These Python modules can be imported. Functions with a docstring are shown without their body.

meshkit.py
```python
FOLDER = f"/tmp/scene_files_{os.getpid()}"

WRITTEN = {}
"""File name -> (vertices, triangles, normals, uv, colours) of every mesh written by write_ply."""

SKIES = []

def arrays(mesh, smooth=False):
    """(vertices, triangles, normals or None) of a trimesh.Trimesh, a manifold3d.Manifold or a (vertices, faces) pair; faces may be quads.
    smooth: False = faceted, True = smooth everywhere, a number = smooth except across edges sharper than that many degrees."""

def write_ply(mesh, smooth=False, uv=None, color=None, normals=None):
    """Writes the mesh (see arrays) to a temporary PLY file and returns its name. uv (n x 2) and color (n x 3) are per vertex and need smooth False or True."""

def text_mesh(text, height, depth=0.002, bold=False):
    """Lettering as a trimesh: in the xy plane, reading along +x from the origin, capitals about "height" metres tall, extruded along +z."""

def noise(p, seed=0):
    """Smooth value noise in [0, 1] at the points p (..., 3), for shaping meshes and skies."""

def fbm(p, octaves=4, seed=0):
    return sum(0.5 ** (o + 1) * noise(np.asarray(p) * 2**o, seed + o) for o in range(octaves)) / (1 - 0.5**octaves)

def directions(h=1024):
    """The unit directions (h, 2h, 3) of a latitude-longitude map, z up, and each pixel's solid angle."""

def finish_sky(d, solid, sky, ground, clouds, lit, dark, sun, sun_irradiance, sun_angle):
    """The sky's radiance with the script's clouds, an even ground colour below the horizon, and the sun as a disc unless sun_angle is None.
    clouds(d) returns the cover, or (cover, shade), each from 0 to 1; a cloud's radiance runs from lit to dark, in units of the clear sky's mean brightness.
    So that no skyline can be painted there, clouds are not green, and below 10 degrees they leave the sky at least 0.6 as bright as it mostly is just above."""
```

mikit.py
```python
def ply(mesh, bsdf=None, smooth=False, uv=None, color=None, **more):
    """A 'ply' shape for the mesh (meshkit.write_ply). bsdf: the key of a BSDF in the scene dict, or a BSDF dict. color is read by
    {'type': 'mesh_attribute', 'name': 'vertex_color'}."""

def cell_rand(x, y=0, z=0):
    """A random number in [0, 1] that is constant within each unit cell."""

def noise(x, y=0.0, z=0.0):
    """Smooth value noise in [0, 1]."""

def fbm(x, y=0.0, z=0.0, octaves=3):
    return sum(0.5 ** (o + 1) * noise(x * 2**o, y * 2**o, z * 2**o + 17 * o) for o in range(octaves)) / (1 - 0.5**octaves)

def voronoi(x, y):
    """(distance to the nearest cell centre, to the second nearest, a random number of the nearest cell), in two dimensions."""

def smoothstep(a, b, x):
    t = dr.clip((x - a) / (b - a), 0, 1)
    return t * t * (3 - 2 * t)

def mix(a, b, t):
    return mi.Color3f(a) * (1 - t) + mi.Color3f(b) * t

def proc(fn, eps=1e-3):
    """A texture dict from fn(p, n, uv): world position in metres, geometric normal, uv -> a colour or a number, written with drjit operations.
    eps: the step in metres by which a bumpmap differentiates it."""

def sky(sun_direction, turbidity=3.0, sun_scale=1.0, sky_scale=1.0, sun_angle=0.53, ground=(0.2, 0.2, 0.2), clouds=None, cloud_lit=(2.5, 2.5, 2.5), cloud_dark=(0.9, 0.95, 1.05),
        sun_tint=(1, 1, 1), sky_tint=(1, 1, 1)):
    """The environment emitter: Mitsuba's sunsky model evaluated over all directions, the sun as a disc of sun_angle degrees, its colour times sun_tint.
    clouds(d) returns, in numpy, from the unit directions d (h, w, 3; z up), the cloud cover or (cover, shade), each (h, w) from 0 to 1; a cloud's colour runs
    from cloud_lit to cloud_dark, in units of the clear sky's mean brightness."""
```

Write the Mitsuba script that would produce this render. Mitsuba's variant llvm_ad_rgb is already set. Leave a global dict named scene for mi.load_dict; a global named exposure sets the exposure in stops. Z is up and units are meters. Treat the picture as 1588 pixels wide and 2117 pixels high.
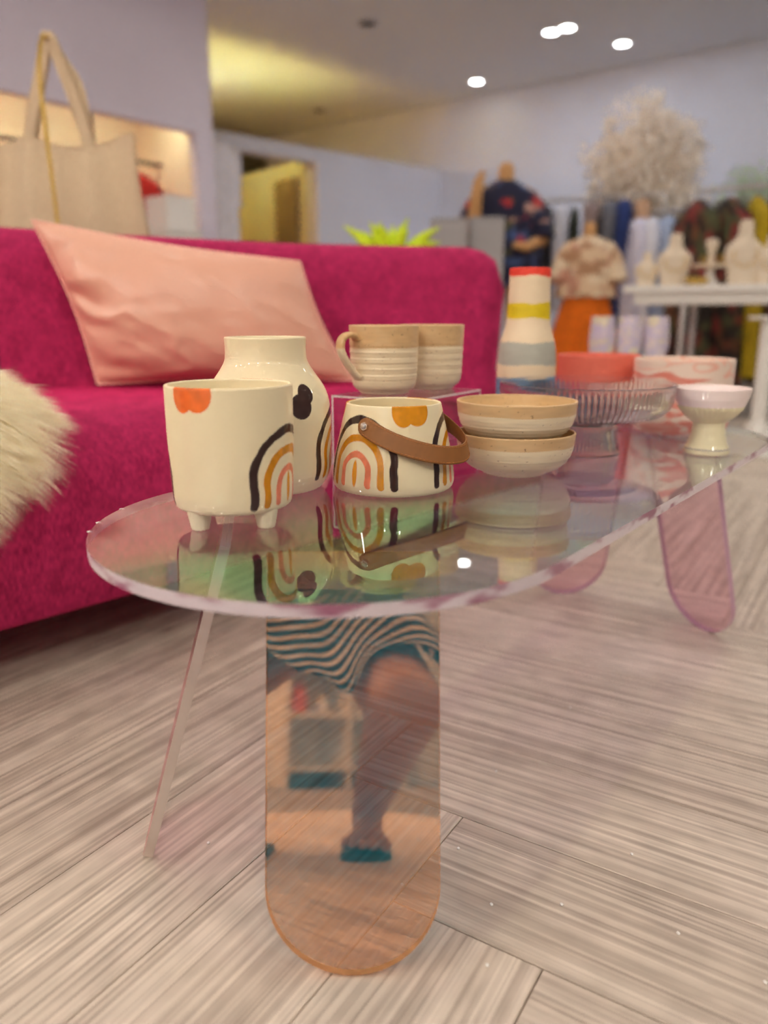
import math, numpy as np, trimesh, mitsuba as mi, mikit, meshkit
import drjit as dr
import manifold3d as m3
from shapely.geometry import Polygon, LineString, Point, box as sbox
from shapely import affinity
T = mi.ScalarTransform4f
PI = math.pi
scene, labels = {}, {}

# ------------------------------------------------------------------ camera, exposure
exposure = -0.08
PITCH = math.atan(403 / 1600)
EYE = np.array([0, 0, .61])
scene['camera'] = {'type': 'thinlens', 'fov': math.degrees(2 * math.atan(794 / 1600)), 'fov_axis': 'x', 'near_clip': .01, 'far_clip': 60.,
                   'aperture_radius': .0060, 'focus_distance': .90,
                   'to_world': T().look_at(origin=EYE.tolist(), target=(EYE + [0, math.cos(PITCH), -math.sin(PITCH)]).tolist(), up=[0, 0, 1])}
# room axes: the table, the sofa and the walls run along AX; NX points to the left wall
AX, NX = np.array([.616, .788, 0]), np.array([-.788, .616, 0])
CEIL = 2.6
def R(a, n, z=0.):
    return AX * a + NX * n + np.array([0, 0, z])

# recessed downlights (x, y), warm white over the display, cool over the back wall
LAMP_LE, TRACK_LE = 165., 340.
WARM, COOL = (1., .90, .76), (.86, .94, 1.08)
lamps = []
for a in (-2.6, -1.2, .2, 1.6, 3.0, 4.4):
    for n in (-2.9, -1.4, .1, 1.6, 3.1):
        lamps.append((*R(a, n)[:2], WARM, 1.))
for n in (-2.9, -1.4, .1, 1.6, 3.1):
    lamps.append((*R(-3.55, n)[:2], WARM, 4.0))
for q in ((.807, 7.45), (1.79, 6.49), (1.204, 6.245), (1.30, 6.16), (2.6, 5.6), (3.6, 4.9), (1.75, 5.10)):
    lamps.append((*q, COOL, .8))

# ------------------------------------------------------------------ helpers
def lin(*c):
    c = np.array(c, float) / 255
    return np.where(c < .04045, c / 12.92, ((c + .055) / 1.055) ** 2.4)
def rgb(c): return {'type': 'rgb', 'value': [float(x) for x in c]}
def two(b): return {'type': 'twosided', 'bsdf': b}
def mat(name, c, rough=.5, **k):
    base = c if isinstance(c, dict) else rgb(c)
    scene['mat_' + name] = two({'type': 'principled', 'base_color': base, 'roughness': rough, **k})
    return 'mat_' + name
_count = {}
def numbered(name):
    k = _count.get(name, 0); _count[name] = k + 1
    return name if k == 0 else f'{name}_{k:03d}'
def thing(name, label, cat, group=None):
    key = numbered(name)
    labels[key] = {'label': label, 'category': cat}
    if group: labels[key]['group'] = group
    return key
def put(parent, name, mesh, bsdf, smooth=30, label=None, **k):
    key = numbered(f'{parent}__{name}' if parent else name)
    scene[key] = mesh if isinstance(mesh, dict) else mikit.ply(mesh, bsdf, smooth=smooth, **k)
    if label: labels[key] = {'label': label}
    return key
def struct(name, mesh, bsdf, label=None, smooth=False, parent=None):
    key = put(parent, name, mesh, bsdf, smooth)
    labels[key] = {'kind': 'structure'}
    if label: labels[key]['label'] = label
    return key
def cat(*ms): return trimesh.util.concatenate([trimesh.Trimesh(*m, process=False) if isinstance(m, tuple) else m for m in ms])
def rot(ax, deg): return trimesh.transformations.rotation_matrix(math.radians(deg), ax)
def move(m, d, rz=0):
    m = m.copy()
    if rz: m.apply_transform(rot([0, 0, 1], rz))
    m.apply_translation(d); return m
def rbox(sx, sy, sz, r=.004, at=(0, 0, 0), rz=0):
    """box with chamfered edges, centred on x and y, standing on z = 0"""
    pts = []
    for a in (-1, 1):
        for b in (-1, 1):
            for d in (-1, 1):
                for q in ((r, 0, 0), (0, r, 0), (0, 0, r)):
                    pts.append((a * (sx / 2 - r + q[0]), b * (sy / 2 - r + q[1]), d * (sz / 2 - r + q[2])))
    m = trimesh.convex.convex_hull(np.array(pts)); m.apply_translation([0, 0, sz / 2])
    return move(m, at, rz)
def frame_box(o, ax, la, ay, lb, h, r=.0):
    """box from corner o along unit ax (length la), unit ay (length lb), up h"""
    o, ax, ay = np.array(o, float), np.array(ax, float), np.array(ay, float)
    v = np.array([o + ax * la * i + ay * lb * j + np.array([0, 0, h * k]) for i in (0, 1) for j in (0, 1) for k in (0, 1)])
    m = trimesh.convex.convex_hull(v); return m
def cyl(p, q, r, r2=None, n=16):
    p, q = np.array(p, float), np.array(q, float)
    return tube([p, q], [r, r if r2 is None else r2], n)
def tube(pts, rad, n=12, caps=True, flat=None):
    p = np.asarray(pts, float); k = len(p)
    rad = np.broadcast_to(np.asarray(rad, float), (k,))
    t = np.gradient(p, axis=0); t /= np.linalg.norm(t, axis=1, keepdims=True) + 1e-12
    ref = np.array([0, 0, 1.]) if abs(t[:, 2]).max() < .95 else (np.array([1., 0, 0]) if abs(t[:, 0]).max() < .95 else np.array([0, 1., 0]))
    if flat is not None: ref = np.asarray(flat, float)
    a = np.cross(t, ref); a /= np.linalg.norm(a, axis=1, keepdims=True) + 1e-12
    b = np.cross(a, t)
    g = np.arange(n) * 2 * PI / n
    v = p[:, None] + rad[:, None, None] * (np.cos(g)[None, :, None] * a[:, None] + np.sin(g)[None, :, None] * b[:, None])
    v = v.reshape(-1, 3)
    i, j = np.meshgrid(np.arange(k - 1), np.arange(n), indexing='ij')
    q = np.stack([i * n + j, i * n + (j + 1) % n, (i + 1) * n + (j + 1) % n, (i + 1) * n + j], -1).reshape(-1, 4)
    f = np.vstack([q[:, [0, 2, 1]], q[:, [0, 3, 2]]])
    if caps:
        v = np.vstack([v, p[0], p[-1]]); c0, c1 = len(v) - 2, len(v) - 1; jj = np.arange(n)
        f = np.vstack([f, np.stack([jj, (jj + 1) % n, jj * 0 + c0], 1), np.stack([(k - 1) * n + (jj + 1) % n, (k - 1) * n + jj, jj * 0 + c1], 1)])
    return trimesh.Trimesh(v, f, process=False)
def spline(pts, n=40):
    from scipy.interpolate import CubicSpline
    p = np.asarray(pts, float)
    d = np.r_[0, np.cumsum(np.linalg.norm(np.diff(p, axis=0), axis=1))]
    return CubicSpline(d, p)(np.linspace(0, d[-1], n))
def grid_faces(nu, nv, wrap=False):
    i, j = np.meshgrid(np.arange(nu - 1), np.arange(nv if wrap else nv - 1), indexing='ij')
    j2 = (j + 1) % nv
    q = np.stack([i * nv + j, i * nv + j2, (i + 1) * nv + j2, (i + 1) * nv + j], -1).reshape(-1, 4)
    return np.vstack([q[:, [0, 1, 2]], q[:, [0, 2, 3]]])
def resample_profile(prof, step):
    """polyline (r, z) cut into pieces of at most step"""
    p = np.asarray(prof, float); out = [p[:1]]
    for a, b in zip(p[:-1], p[1:]):
        k = max(1, int(math.ceil(np.linalg.norm(b - a) / step)))
        out.append(a + (b - a) * (np.arange(1, k + 1) / k)[:, None])
    return np.vstack(out)
def rounded(prof, r, n=5):
    """rounds the inner corners of a (r, z) polyline"""
    p = [np.array(q, float) for q in prof]; out = [p[0]]
    for k in range(1, len(p) - 1):
        a, b, c = p[k - 1], p[k], p[k + 1]
        la, lc = np.linalg.norm(a - b), np.linalg.norm(c - b)
        d = min(r, la * .48, lc * .48)
        s, e = b + (a - b) / la * d, b + (c - b) / lc * d
        for t in np.linspace(0, 1, n): out.append((1 - t) ** 2 * s + 2 * t * (1 - t) * b + t * t * e)
    out.append(p[-1]); return np.array(out)
def lathe(prof, n=96, color=None, radial=None, step=None):
    """surface of revolution about z; color(phi, z, r, k) per vertex; radial(phi, z, r, k) changes the radius"""
    p = np.asarray(prof, float)
    if step: p = resample_profile(p, step)
    k = len(p); g = np.arange(n) * 2 * PI / n - PI
    rr, zz = np.repeat(p[:, 0][:, None], n, 1), np.repeat(p[:, 1][:, None], n, 1)
    ph, kk = np.repeat(g[None], k, 0), np.repeat((np.arange(k) / (k - 1))[:, None], n, 1)
    if radial is not None: rr = radial(ph, zz, rr, kk)
    v = np.stack([rr * np.cos(ph), rr * np.sin(ph), zz], -1).reshape(-1, 3)
    f = grid_faces(k, n, True)
    m = trimesh.Trimesh(v, f, process=False)
    if color is None: return m
    return m, color(ph, zz, rr, kk).reshape(-1, 3)
def vessel(outer, wall, floor_z, lip=None):
    """closed profile of a vessel with wall thickness, from its bottom centre round the lip to the inner bottom centre"""
    o = np.asarray(outer, float)
    top = o[-1]
    inner = [(max(r - wall, .001), z) for r, z in o[::-1] if z > floor_z + .003]
    t = np.linspace(0, PI, 7)[1:-1]
    lipc = [(top[0] - wall / 2 + wall / 2 * math.cos(x), top[1] + wall / 2 * math.sin(x)) for x in t]
    return np.vstack([[(0, o[0][1])], o, lipc, inner, [(inner[-1][0] * .8, floor_z), (0, floor_z)]])
def extrude(poly, h): return trimesh.creation.extrude_polygon(poly, h, engine='earcut')
def split_caps(m):
    """(the two flat faces, the rim) of an extrusion along z"""
    f = np.abs(m.face_normals[:, 2]) > .9
    return m.submesh([np.where(f)[0]], append=True), m.submesh([np.where(~f)[0]], append=True)
rng = np.random.default_rng(7)

# ------------------------------------------------------------------ materials
VC = {'type': 'mesh_attribute', 'name': 'vertex_color'}
mat('ceramic', VC, .07, specular=.6)
mat('stoneware', VC, .22, specular=.5)
mat('matte', VC, .55)
mat('cloth', VC, .9)
mat('coral_glaze', lin(226, 112, 92), .45)
mat('wall', (.60, .61, .68), .85)
mat('wall_warm', (.80, .62, .32), .85)
mat('ceiling', (.58, .60, .64), .9)
mat('lavender_wall', (.66, .62, .74), .85)
mat('niche', (.80, .66, .55), .85)
mat('white', (.78, .77, .75), .5)
mat('white_gloss', (.80, .79, .77), .2)
mat('grey_plinth', (.36, .35, .37), .7)
mat('steel', (.62, .60, .60), .3, metallic=.8)
mat('chrome', (.85, .84, .82), .28, metallic=1.)
mat('brass', (.62, .42, .10), .35, metallic=.6)
mat('skin_form', (.55, .30, .12), .6)
mat('cream_bust', (.72, .62, .50), .8)
mat('black', (.02, .02, .022), .6)
mat('plastic_white', (.8, .8, .78), .35)
mat('pillow_piping', (.80, .46, .38), .5)
mat('neon', (.62, .80, .01), .6)
mat('canvas_dark', (.52, .42, .24), .9)
mat('skin', (.50, .27, .17), .55)
mat('hair', (.03, .02, .015), .5)
mat('sandal', (.03, .03, .035), .5)
mat('door_dark', (.16, .13, .07), .6)

def velvet_fn(p, n, uv):
    g = mikit.fbm(p.x * 300, p.y * 300, p.z * 85, 3)
    h = mikit.fbm(p.x * 40, p.y * 40, p.z * 22, 3)
    t = dr.clip(.5 + (g - .5) * 1.5 + (h - .5) * .8, 0, 1)
    return mikit.mix((.235, .006, .052), (.50, .024, .125), t)
def velvet_h(p, n, uv): return mikit.fbm(p.x * 260, p.y * 260, p.z * 130, 2)
scene['mat_velvet'] = two({'type': 'bumpmap', 'scale': .0008, 'height': mikit.proc(velvet_h),
                           'bsdf': {'type': 'principled', 'base_color': mikit.proc(velvet_fn), 'roughness': .85, 'sheen': .55, 'sheen_tint': .8, 'specular': .2}})
def satin_fn(p, n, uv):
    return mikit.mix((.70, .36, .26), (.77, .44, .33), mikit.fbm(p.x * 6, p.y * 6, p.z * 6, 2))
mat('satin', mikit.proc(satin_fn), .32, sheen=.8, specular=.8)
def canvas_fn(p, n, uv):
    w = mikit.fbm(p.x * 200, p.y * 60, p.z * 200, 2)
    return mikit.mix((.56, .44, .29), (.66, .54, .38), w)
mat('canvas', mikit.proc(canvas_fn), .9)
def wood_fn(p, n, uv):
    a, b = uv.x, uv.y                                   # metres along the plank, metres across it (offset per plank)
    w = mikit.fbm(a * 1.3, b * 7, 3.1, 2) * .030
    s = mikit.fbm(a * 3.2, (b + w) * 230, 0., 2)
    broad = mikit.fbm(a * .9, (b + w) * 46, 5., 2)
    tone = mikit.cell_rand(dr.floor(b / 10.), 3., 1.)
    dirt = mikit.fbm(a * 30, b * 60, 9., 2)
    t = dr.clip(.5 + (s - .5) * .95 + (broad - .5) * .32 + (tone - .5) * .20, 0, 1)
    c = mikit.mix((.33, .27, .225), (.74, .66, .575), t)
    return c * (.86 + .28 * dirt)
def wood_h(p, n, uv):
    a, b = uv.x, uv.y
    w = mikit.fbm(a * 1.6, b * 9, 3.1, 3) * .055
    return mikit.fbm(a * 2.2, (b + w) * 210, 0., 3)
scene['mat_plank'] = two({'type': 'principled', 'base_color': mikit.proc(wood_fn), 'roughness': .48, 'specular': .35})
def subfloor_fn(p, n, uv):
    s = mikit.fbm((p.x * .53 + p.y * .85) * 60, (p.x * .85 - p.y * .53) * 3, 0., 3)
    return mikit.mix((.13, .10, .08), (.26, .22, .18), s)
mat('subfloor', mikit.proc(subfloor_fn), .55)

# iridescent acrylic: one tint reflected, its complement let through
def film(name, ior, refl, trans):
    scene['mat_' + name] = {'type': 'thindielectric', 'int_ior': ior, 'ext_ior': 1.0,
                            'specular_reflectance': refl if isinstance(refl, dict) else rgb(refl), 'specular_transmittance': rgb(trans)}
def top_tint(p, n, uv):
    a = mikit.fbm(p.x * 7 + 2.2, p.y * 7 + .4, 1., 2)
    b = mikit.fbm(p.x * 5 + 9.1, p.y * 5, 4., 2)
    c = mikit.mix((.50, 1., .66), (.86, 1., .70), mikit.smoothstep(.36, .62, a))
    c = mikit.mix(c, (.60, .98, .98), mikit.smoothstep(.46, .64, b) * .8)
    far = mikit.smoothstep(.62, .95, p.x * .616 + p.y * .788)
    c = mikit.mix(c, (.86, .98, .90), far)
    return mikit.mix((.92, .88, .90), c, mikit.smoothstep(-.63, -.52, p.x * .788 - p.y * .616 + (b - .5) * .12))
film('film_top', 2.9, mikit.proc(top_tint), (.80, .73, 1.))
film('film_front', 5.6, (1., .52, .28), (.06, .64, .88))
film('film_side', 1.9, (1., .66, .72), (.96, .72, .82))
film('clear_face', 1.12, (1., 1., 1.), (.99, .98, .99))
film('acrylic', 1.25, (1., 1., 1.), (.985, .97, .985))
def iri_tint(p, n, uv):
    a = mikit.fbm(p.x * 38, p.y * 38, p.z * 30, 2)
    return mikit.mix((1., .93, .72), mikit.mix((.80, .74, 1.), (1., .90, .92), mikit.smoothstep(.5, .7, a)), mikit.smoothstep(.35, .52, a))
film('iridescent_clear', 2.0, mikit.proc(iri_tint), (.96, .94, .96))
scene['mat_iridescent'] = {'type': 'blendbsdf', 'weight': .5, 'a': dict(scene['mat_iridescent_clear']), 'b': two({'type': 'principled', 'base_color': mikit.proc(iri_tint), 'roughness': .2, 'specular': .8})}
def edge_fn(p, n, uv):
    g = mikit.fbm(p.x * 26, p.y * 26, p.z * 60, 3)
    return mikit.mix((.30, .12, .20), (.60, .53, .60), mikit.smoothstep(.28, .5, g))
scene['mat_edge'] = two({'type': 'principled', 'base_color': mikit.proc(edge_fn), 'roughness': .15, 'specular': .6})
mat('edge_orange', (.78, .30, .06), .2)
mat('edge_clear', (.48, .40, .36), .2)
mat('edge_mauve', (.50, .30, .42), .15)
mat('edge_white', (.72, .62, .66), .15)
scene['mat_glass'] = {'type': 'dielectric', 'int_ior': 1.46, 'ext_ior': 1.0}
mat('leather', VC, .5)
mat('foot', lin(236, 226, 196), .1)

# ------------------------------------------------------------------ room shell
floor = struct('floor', move(trimesh.creation.box([24, 24, .1]), [2, 3, -.056]), 'mat_subfloor', 'pale herringbone wood-look plank floor')
# herringbone planks: long axes at -32 and 58 degrees
PW, PL = .17, 1.19
pa, pb = np.array([math.cos(math.radians(-32)), math.sin(math.radians(-32))]), np.array([math.cos(math.radians(58)), math.sin(math.radians(58))])
A0, B0 = -.367, .605
def plank(along, across, a0, b0):
    """plank with its low corner at (a0, b0) in floor axes, eased edges, uv = metres along and across"""
    e = .0020
    v, uv = [], []
    ro, so = rng.random() * 40, rng.integers(0, 400) * 10. + rng.random() * 4
    for z, d in ((-.006, .0008), (-.0012, .0008), (0., e)):
        for s, t in ((0, 0), (1, 0), (1, 1), (0, 1)):
            x = (d if s == 0 else PL - d); y = (d if t == 0 else PW - d)
            q = (pa * (a0 + x) + pb * (b0 + y)) if along else (pa * (a0 + y) + pb * (b0 + x))
            v.append((*q, z)); uv.append((x + ro, y + so))
    f = []
    for k in (0, 4):
        for j in range(4):
            a, b = k + j, k + (j + 1) % 4
            f += [(a, b, b + 4), (a, b + 4, a + 4)]
    f += [(8, 9, 10), (8, 10, 11)]
    f = np.array(f) if along else np.array(f)[:, ::-1]
    return mikit.ply(trimesh.Trimesh(np.array(v), f, process=False), 'mat_plank', uv=np.array(uv))
def plank_seen(c):
    d = math.hypot(*c)
    return (c[1] > -1.6 and abs(c[0]) < 1.0 + .56 * max(c[1], 0) and d < 7.5) and not (c[0] < -.4 - .1 * c[1] and c[1] > 2.2)
for k in range(-60, 61):
    for m in range(-8, 9):
        oa, ob = -k * PW + m * PL, k * PW + m * PL
        for along, a0, b0, la, lb in ((True, A0, B0, PL, PW), (False, A0 - PW, B0 + PW - PL, PW, PL)):
            c = pa * (a0 + oa + la / 2) + pb * (b0 + ob + lb / 2)
            if plank_seen(c): put(floor, 'plank', plank(along, None, a0 + oa, b0 + ob), None)

struct('ceiling', move(trimesh.creation.box([26, 26, .2]), [2, 3, CEIL + .1]), 'mat_ceiling')
struct('wall_back', frame_box(R(6.75, -9), NX, 16, AX, .2, CEIL), 'mat_wall', 'long pale lavender back wall washed by spotlights')
struct('wall_right', frame_box(R(-5, -6.5), AX, 12, -NX, .2, CEIL), 'mat_wall')
struct('wall_rear', frame_box(R(-4.2, -7), NX, 14, -AX, .2, CEIL), 'mat_white')
# left wall with the lit clothes niche
WN, NA0, NA1, NTOP, NBOT = 4.3, .9, 3.53, 1.76, .12
struct('wall_left', cat(frame_box(R(-4.2, WN, NTOP), AX, 4.2 + 3.67, NX, .06, CEIL - NTOP), frame_box(R(-4.2, WN + .06, 1.96), AX, 4.2 + 3.67, NX, .74, CEIL - 1.96), frame_box(R(-4.2, WN), AX, 4.2 + NA0, NX, .8, NTOP),
                        frame_box(R(NA1, WN), AX, 3.67 - NA1, NX, .8, NTOP), frame_box(R(NA0, WN), AX, NA1 - NA0, NX, .8, NBOT)), 'mat_lavender_wall', 'smooth lavender wall block with a lit niche')
struct('wall_niche', cat(frame_box(R(NA0, WN + .6, NBOT), AX, NA1 - NA0, NX, .2, 1.96 - NBOT), frame_box(R(NA1 - .012, WN + .06, NBOT), AX, .011, NX, .54, 1.96 - NBOT)), 'mat_niche', 'peach lit back of the clothes niche')
k = thing('niche_light_strip', 'warm light strip under the top of the clothes niche', 'light strip')
put(k, 'housing', frame_box(R(NA0 + .05, WN + .07, 1.955 - .03), AX, NA1 - NA0 - .1, NX, .06, .03), 'mat_white')
scene[k + '__diffuser'] = mikit.ply(frame_box(R(NA0 + .06, WN + .08, 1.955 - .037), AX, NA1 - NA0 - .12, NX, .04, .006), 'mat_white', emitter={'type': 'area', 'radiance': rgb((60, 36, 18))})

# half-height partition with the fitting-room opening
Q1, Q2 = np.array([-1.31, 6.46, 0]), np.array([.60, 8.175, 0])
qd = (Q2 - Q1) / np.linalg.norm(Q2 - Q1); qn = np.array([-qd[1], qd[0], 0])
OP = .993                                                # the opening ends here along the partition
Lq = np.linalg.norm(Q2 - Q1)
struct('wall_partition', cat(frame_box(Q1 + qd * OP, qd, Lq - OP, qn, .12, 2.0), frame_box(Q1 - qd * 2.5 + [0, 0, 1.89], qd, OP + 2.5, qn, .12, .11), frame_box(Q1 - qd * 2.5, qd, 2.2, qn, .12, 1.89)), 'mat_wall', 'pale half-height partition that ends below the ceiling')
rd = np.array([-.668, .744, 0])
struct('wall_fitting_room', cat(frame_box(Q1 + qd * (OP + .004) + qn * .121, qn, 1.6, qd, .06, 1.94), frame_box(Q1 - qd * 1.2 + qn * 1.75, qd, 2.2, qn, .06, 1.94)), 'mat_wall_warm', 'warm yellow fitting-room wall behind the partition')
struct('trim_1', frame_box(Q1 + qd * (OP - .03) - qn * .01, qd, .03, qn, .13, 1.89), 'mat_niche', 'pale jamb at the fitting-room opening')
struct('door_1', frame_box(Q1 + qd * (OP - .018) + qn * .28, qn, .34, qd, .02, 1.80), 'mat_door_dark', 'narrow dark doorway in the yellow fitting-room wall')
k = thing('cove_light', 'warm light trough on top of the fitting-room partition', 'light strip')
put(k, 'housing', frame_box(Q1 + qd * -.6 + qn * .13 + [0, 0, 1.90], qd, 1.9, qn, .05, .03), 'mat_white')
scene[k + '__diffuser'] = mikit.ply(frame_box(Q1 + qd * -.58 + qn * .135 + [0, 0, 1.931], qd, 1.86, qn, .04, .004), 'mat_white', emitter={'type': 'area', 'radiance': rgb((92, 50, 11))})
k = thing('fitting_room_lamp', 'warm lamp lighting the yellow fitting room', 'lamp')
fl = Q1 + qd * .35 + qn * .8
put(k, 'canopy', cyl([*fl[:2], CEIL], [*fl[:2], CEIL - .02], .05), 'mat_white')
put(k, 'cord', cyl([*fl[:2], CEIL - .02], [*fl[:2], 2.2], .004, n=8), 'mat_black')
gb = trimesh.creation.icosphere(2, .07); gb.apply_translation([*fl[:2], 2.14])
scene[k + '__globe'] = mikit.ply(gb, 'mat_white', emitter={'type': 'area', 'radiance': rgb((330, 185, 50))})

# ceiling lights
ring = lathe([(.053, -.004), (.072, -.004), (.076, 0), (.053, 0), (.053, -.004)], 28)
disc = trimesh.creation.cylinder(.052, .004, sections=28); disc.apply_translation([0, 0, -.0025])
lamp_d = {}
for i, (x, y, col, s) in enumerate(lamps):
    lab = ['round spotlight in the ceiling nearest the back wall', 'bright round spotlight in the ceiling at the upper right', 'bluish left twin spotlight near the top of the photo', 'bluish right twin spotlight near the top of the photo'][i - 35] if 35 <= i < 39 else 'recessed round ceiling downlight over the shop floor'
    k = thing('ceiling_downlight', lab, 'ceiling light', 'recessed ceiling downlights')
    put(k, 'trim_ring', move(ring, [x, y, CEIL]), 'mat_white')
    scene[k + '__diffuser'] = mikit.ply(move(disc, [x, y, CEIL]), 'mat_white', emitter={'type': 'area', 'radiance': rgb(np.array(col) * LAMP_LE * s)})
track = [(tuple(R(-2.5, -2.9)[:2]), R(-4.2, -2.75, .75)), (tuple(R(-2.5, -1.7)[:2]), R(-4.2, -1.9, .75)), ((-2.1, -1.1), (-.5, 1.0, .45)), ((-.9, -1.7), (-.1, .9, .45)), ((.6, -1.6), (.1, 1.0, .45)), ((1.9, -.9), (.4, 1.3, .45)), ((-2.6, .2), (-.5, 1.8, .6))]
for i, ((x, y), aim) in enumerate(track):
    k = thing('track_spotlight', 'white track spotlight on the ceiling behind the photographer', 'spotlight', 'track spotlights behind the camera')
    hp_ = np.array([x, y, CEIL - .17]); dv = np.array(aim) - hp_; dv /= np.linalg.norm(dv)
    put(k, 'track', rbox(.30, .035, .03, .003, (x, y, CEIL - .0305)), 'mat_white', False)
    put(k, 'arm', cyl([x, y, CEIL - .03], hp_ - dv * .04, .008, n=10), 'mat_white', True)
    M = trimesh.geometry.align_vectors([0, 0, 1], dv)
    can = lathe([(0, -.10), (.055, -.10), (.07, .06), (.066, .06), (.052, -.02), (0, -.02)], 28); can.apply_transform(M); can.apply_translation(hp_)
    put(k, 'head', can, 'mat_white', 40)
    dk = trimesh.creation.cylinder(.060, .003, sections=28); dk.apply_translation([0, 0, .045]); dk.apply_transform(M); dk.apply_translation(hp_)
    scene[k + '__lens'] = mikit.ply(dk, 'mat_white', emitter={'type': 'area', 'radiance': rgb(np.array(WARM) * TRACK_LE * (2.6 if i < 2 else 1.))})
for x, y, lab in ((-.115, 6.075, 'small dark round ceiling speaker near the top centre'), (-.643, 8.42, 'dim round ceiling vent above the fitting-room partition')):
    k = thing('ceiling_speaker', lab, 'ceiling speaker')
    put(k, 'rim', move(lathe([(.05, -.006), (.07, -.006), (.075, 0), (.05, 0), (.05, -.006)], 24), [x, y, CEIL]), 'mat_grey_plinth')
    put(k, 'grille', move(trimesh.creation.cylinder(.052, .004, sections=24), [x, y, CEIL - .003]), 'mat_black')

# ------------------------------------------------------------------ table
TT, TH = .40, .0115
tab = thing('coffee_table', 'iridescent clear acrylic coffee table with rounded ends and slab legs, carrying the ceramics', 'table')
c0, c1 = R(.60, .532)[:2], R(1.42, .540)[:2]
top = LineString([c0, c1]).buffer(.252, quad_segs=40)
m = extrude(top, TH); m.apply_translation([0, 0, TT - TH])
faces, rim = split_caps(m)
ft = faces.triangles_center[:, 2] > TT - TH / 2
kt = put(tab, 'tabletop', faces.submesh([np.where(~ft)[0]], append=True), 'mat_clear_face', False)
put(kt, 'film', faces.submesh([np.where(ft)[0]], append=True), 'mat_film_top', False, 'iridescent upper face')
put(kt, 'edge', rim, 'mat_edge', 40, 'lavender polished edge')
chips = []
for q in (.02, .14, .21, -.22):
    ang = 2.9 + q * 2
    e = np.array([*(c0 + .2525 * np.array([math.cos(ang), math.sin(ang)])), TT - .001])
    t = trimesh.creation.icosphere(0, .0022); t.apply_scale([1.6, .8, .6]); t.apply_translation(e); chips.append(t)
scene[kt + '__chip'] = mikit.ply(cat(*chips), 'mat_white'); labels[kt + '__chip'] = {'label': 'small white chips along the edge', 'kind': 'stuff'}
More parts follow.
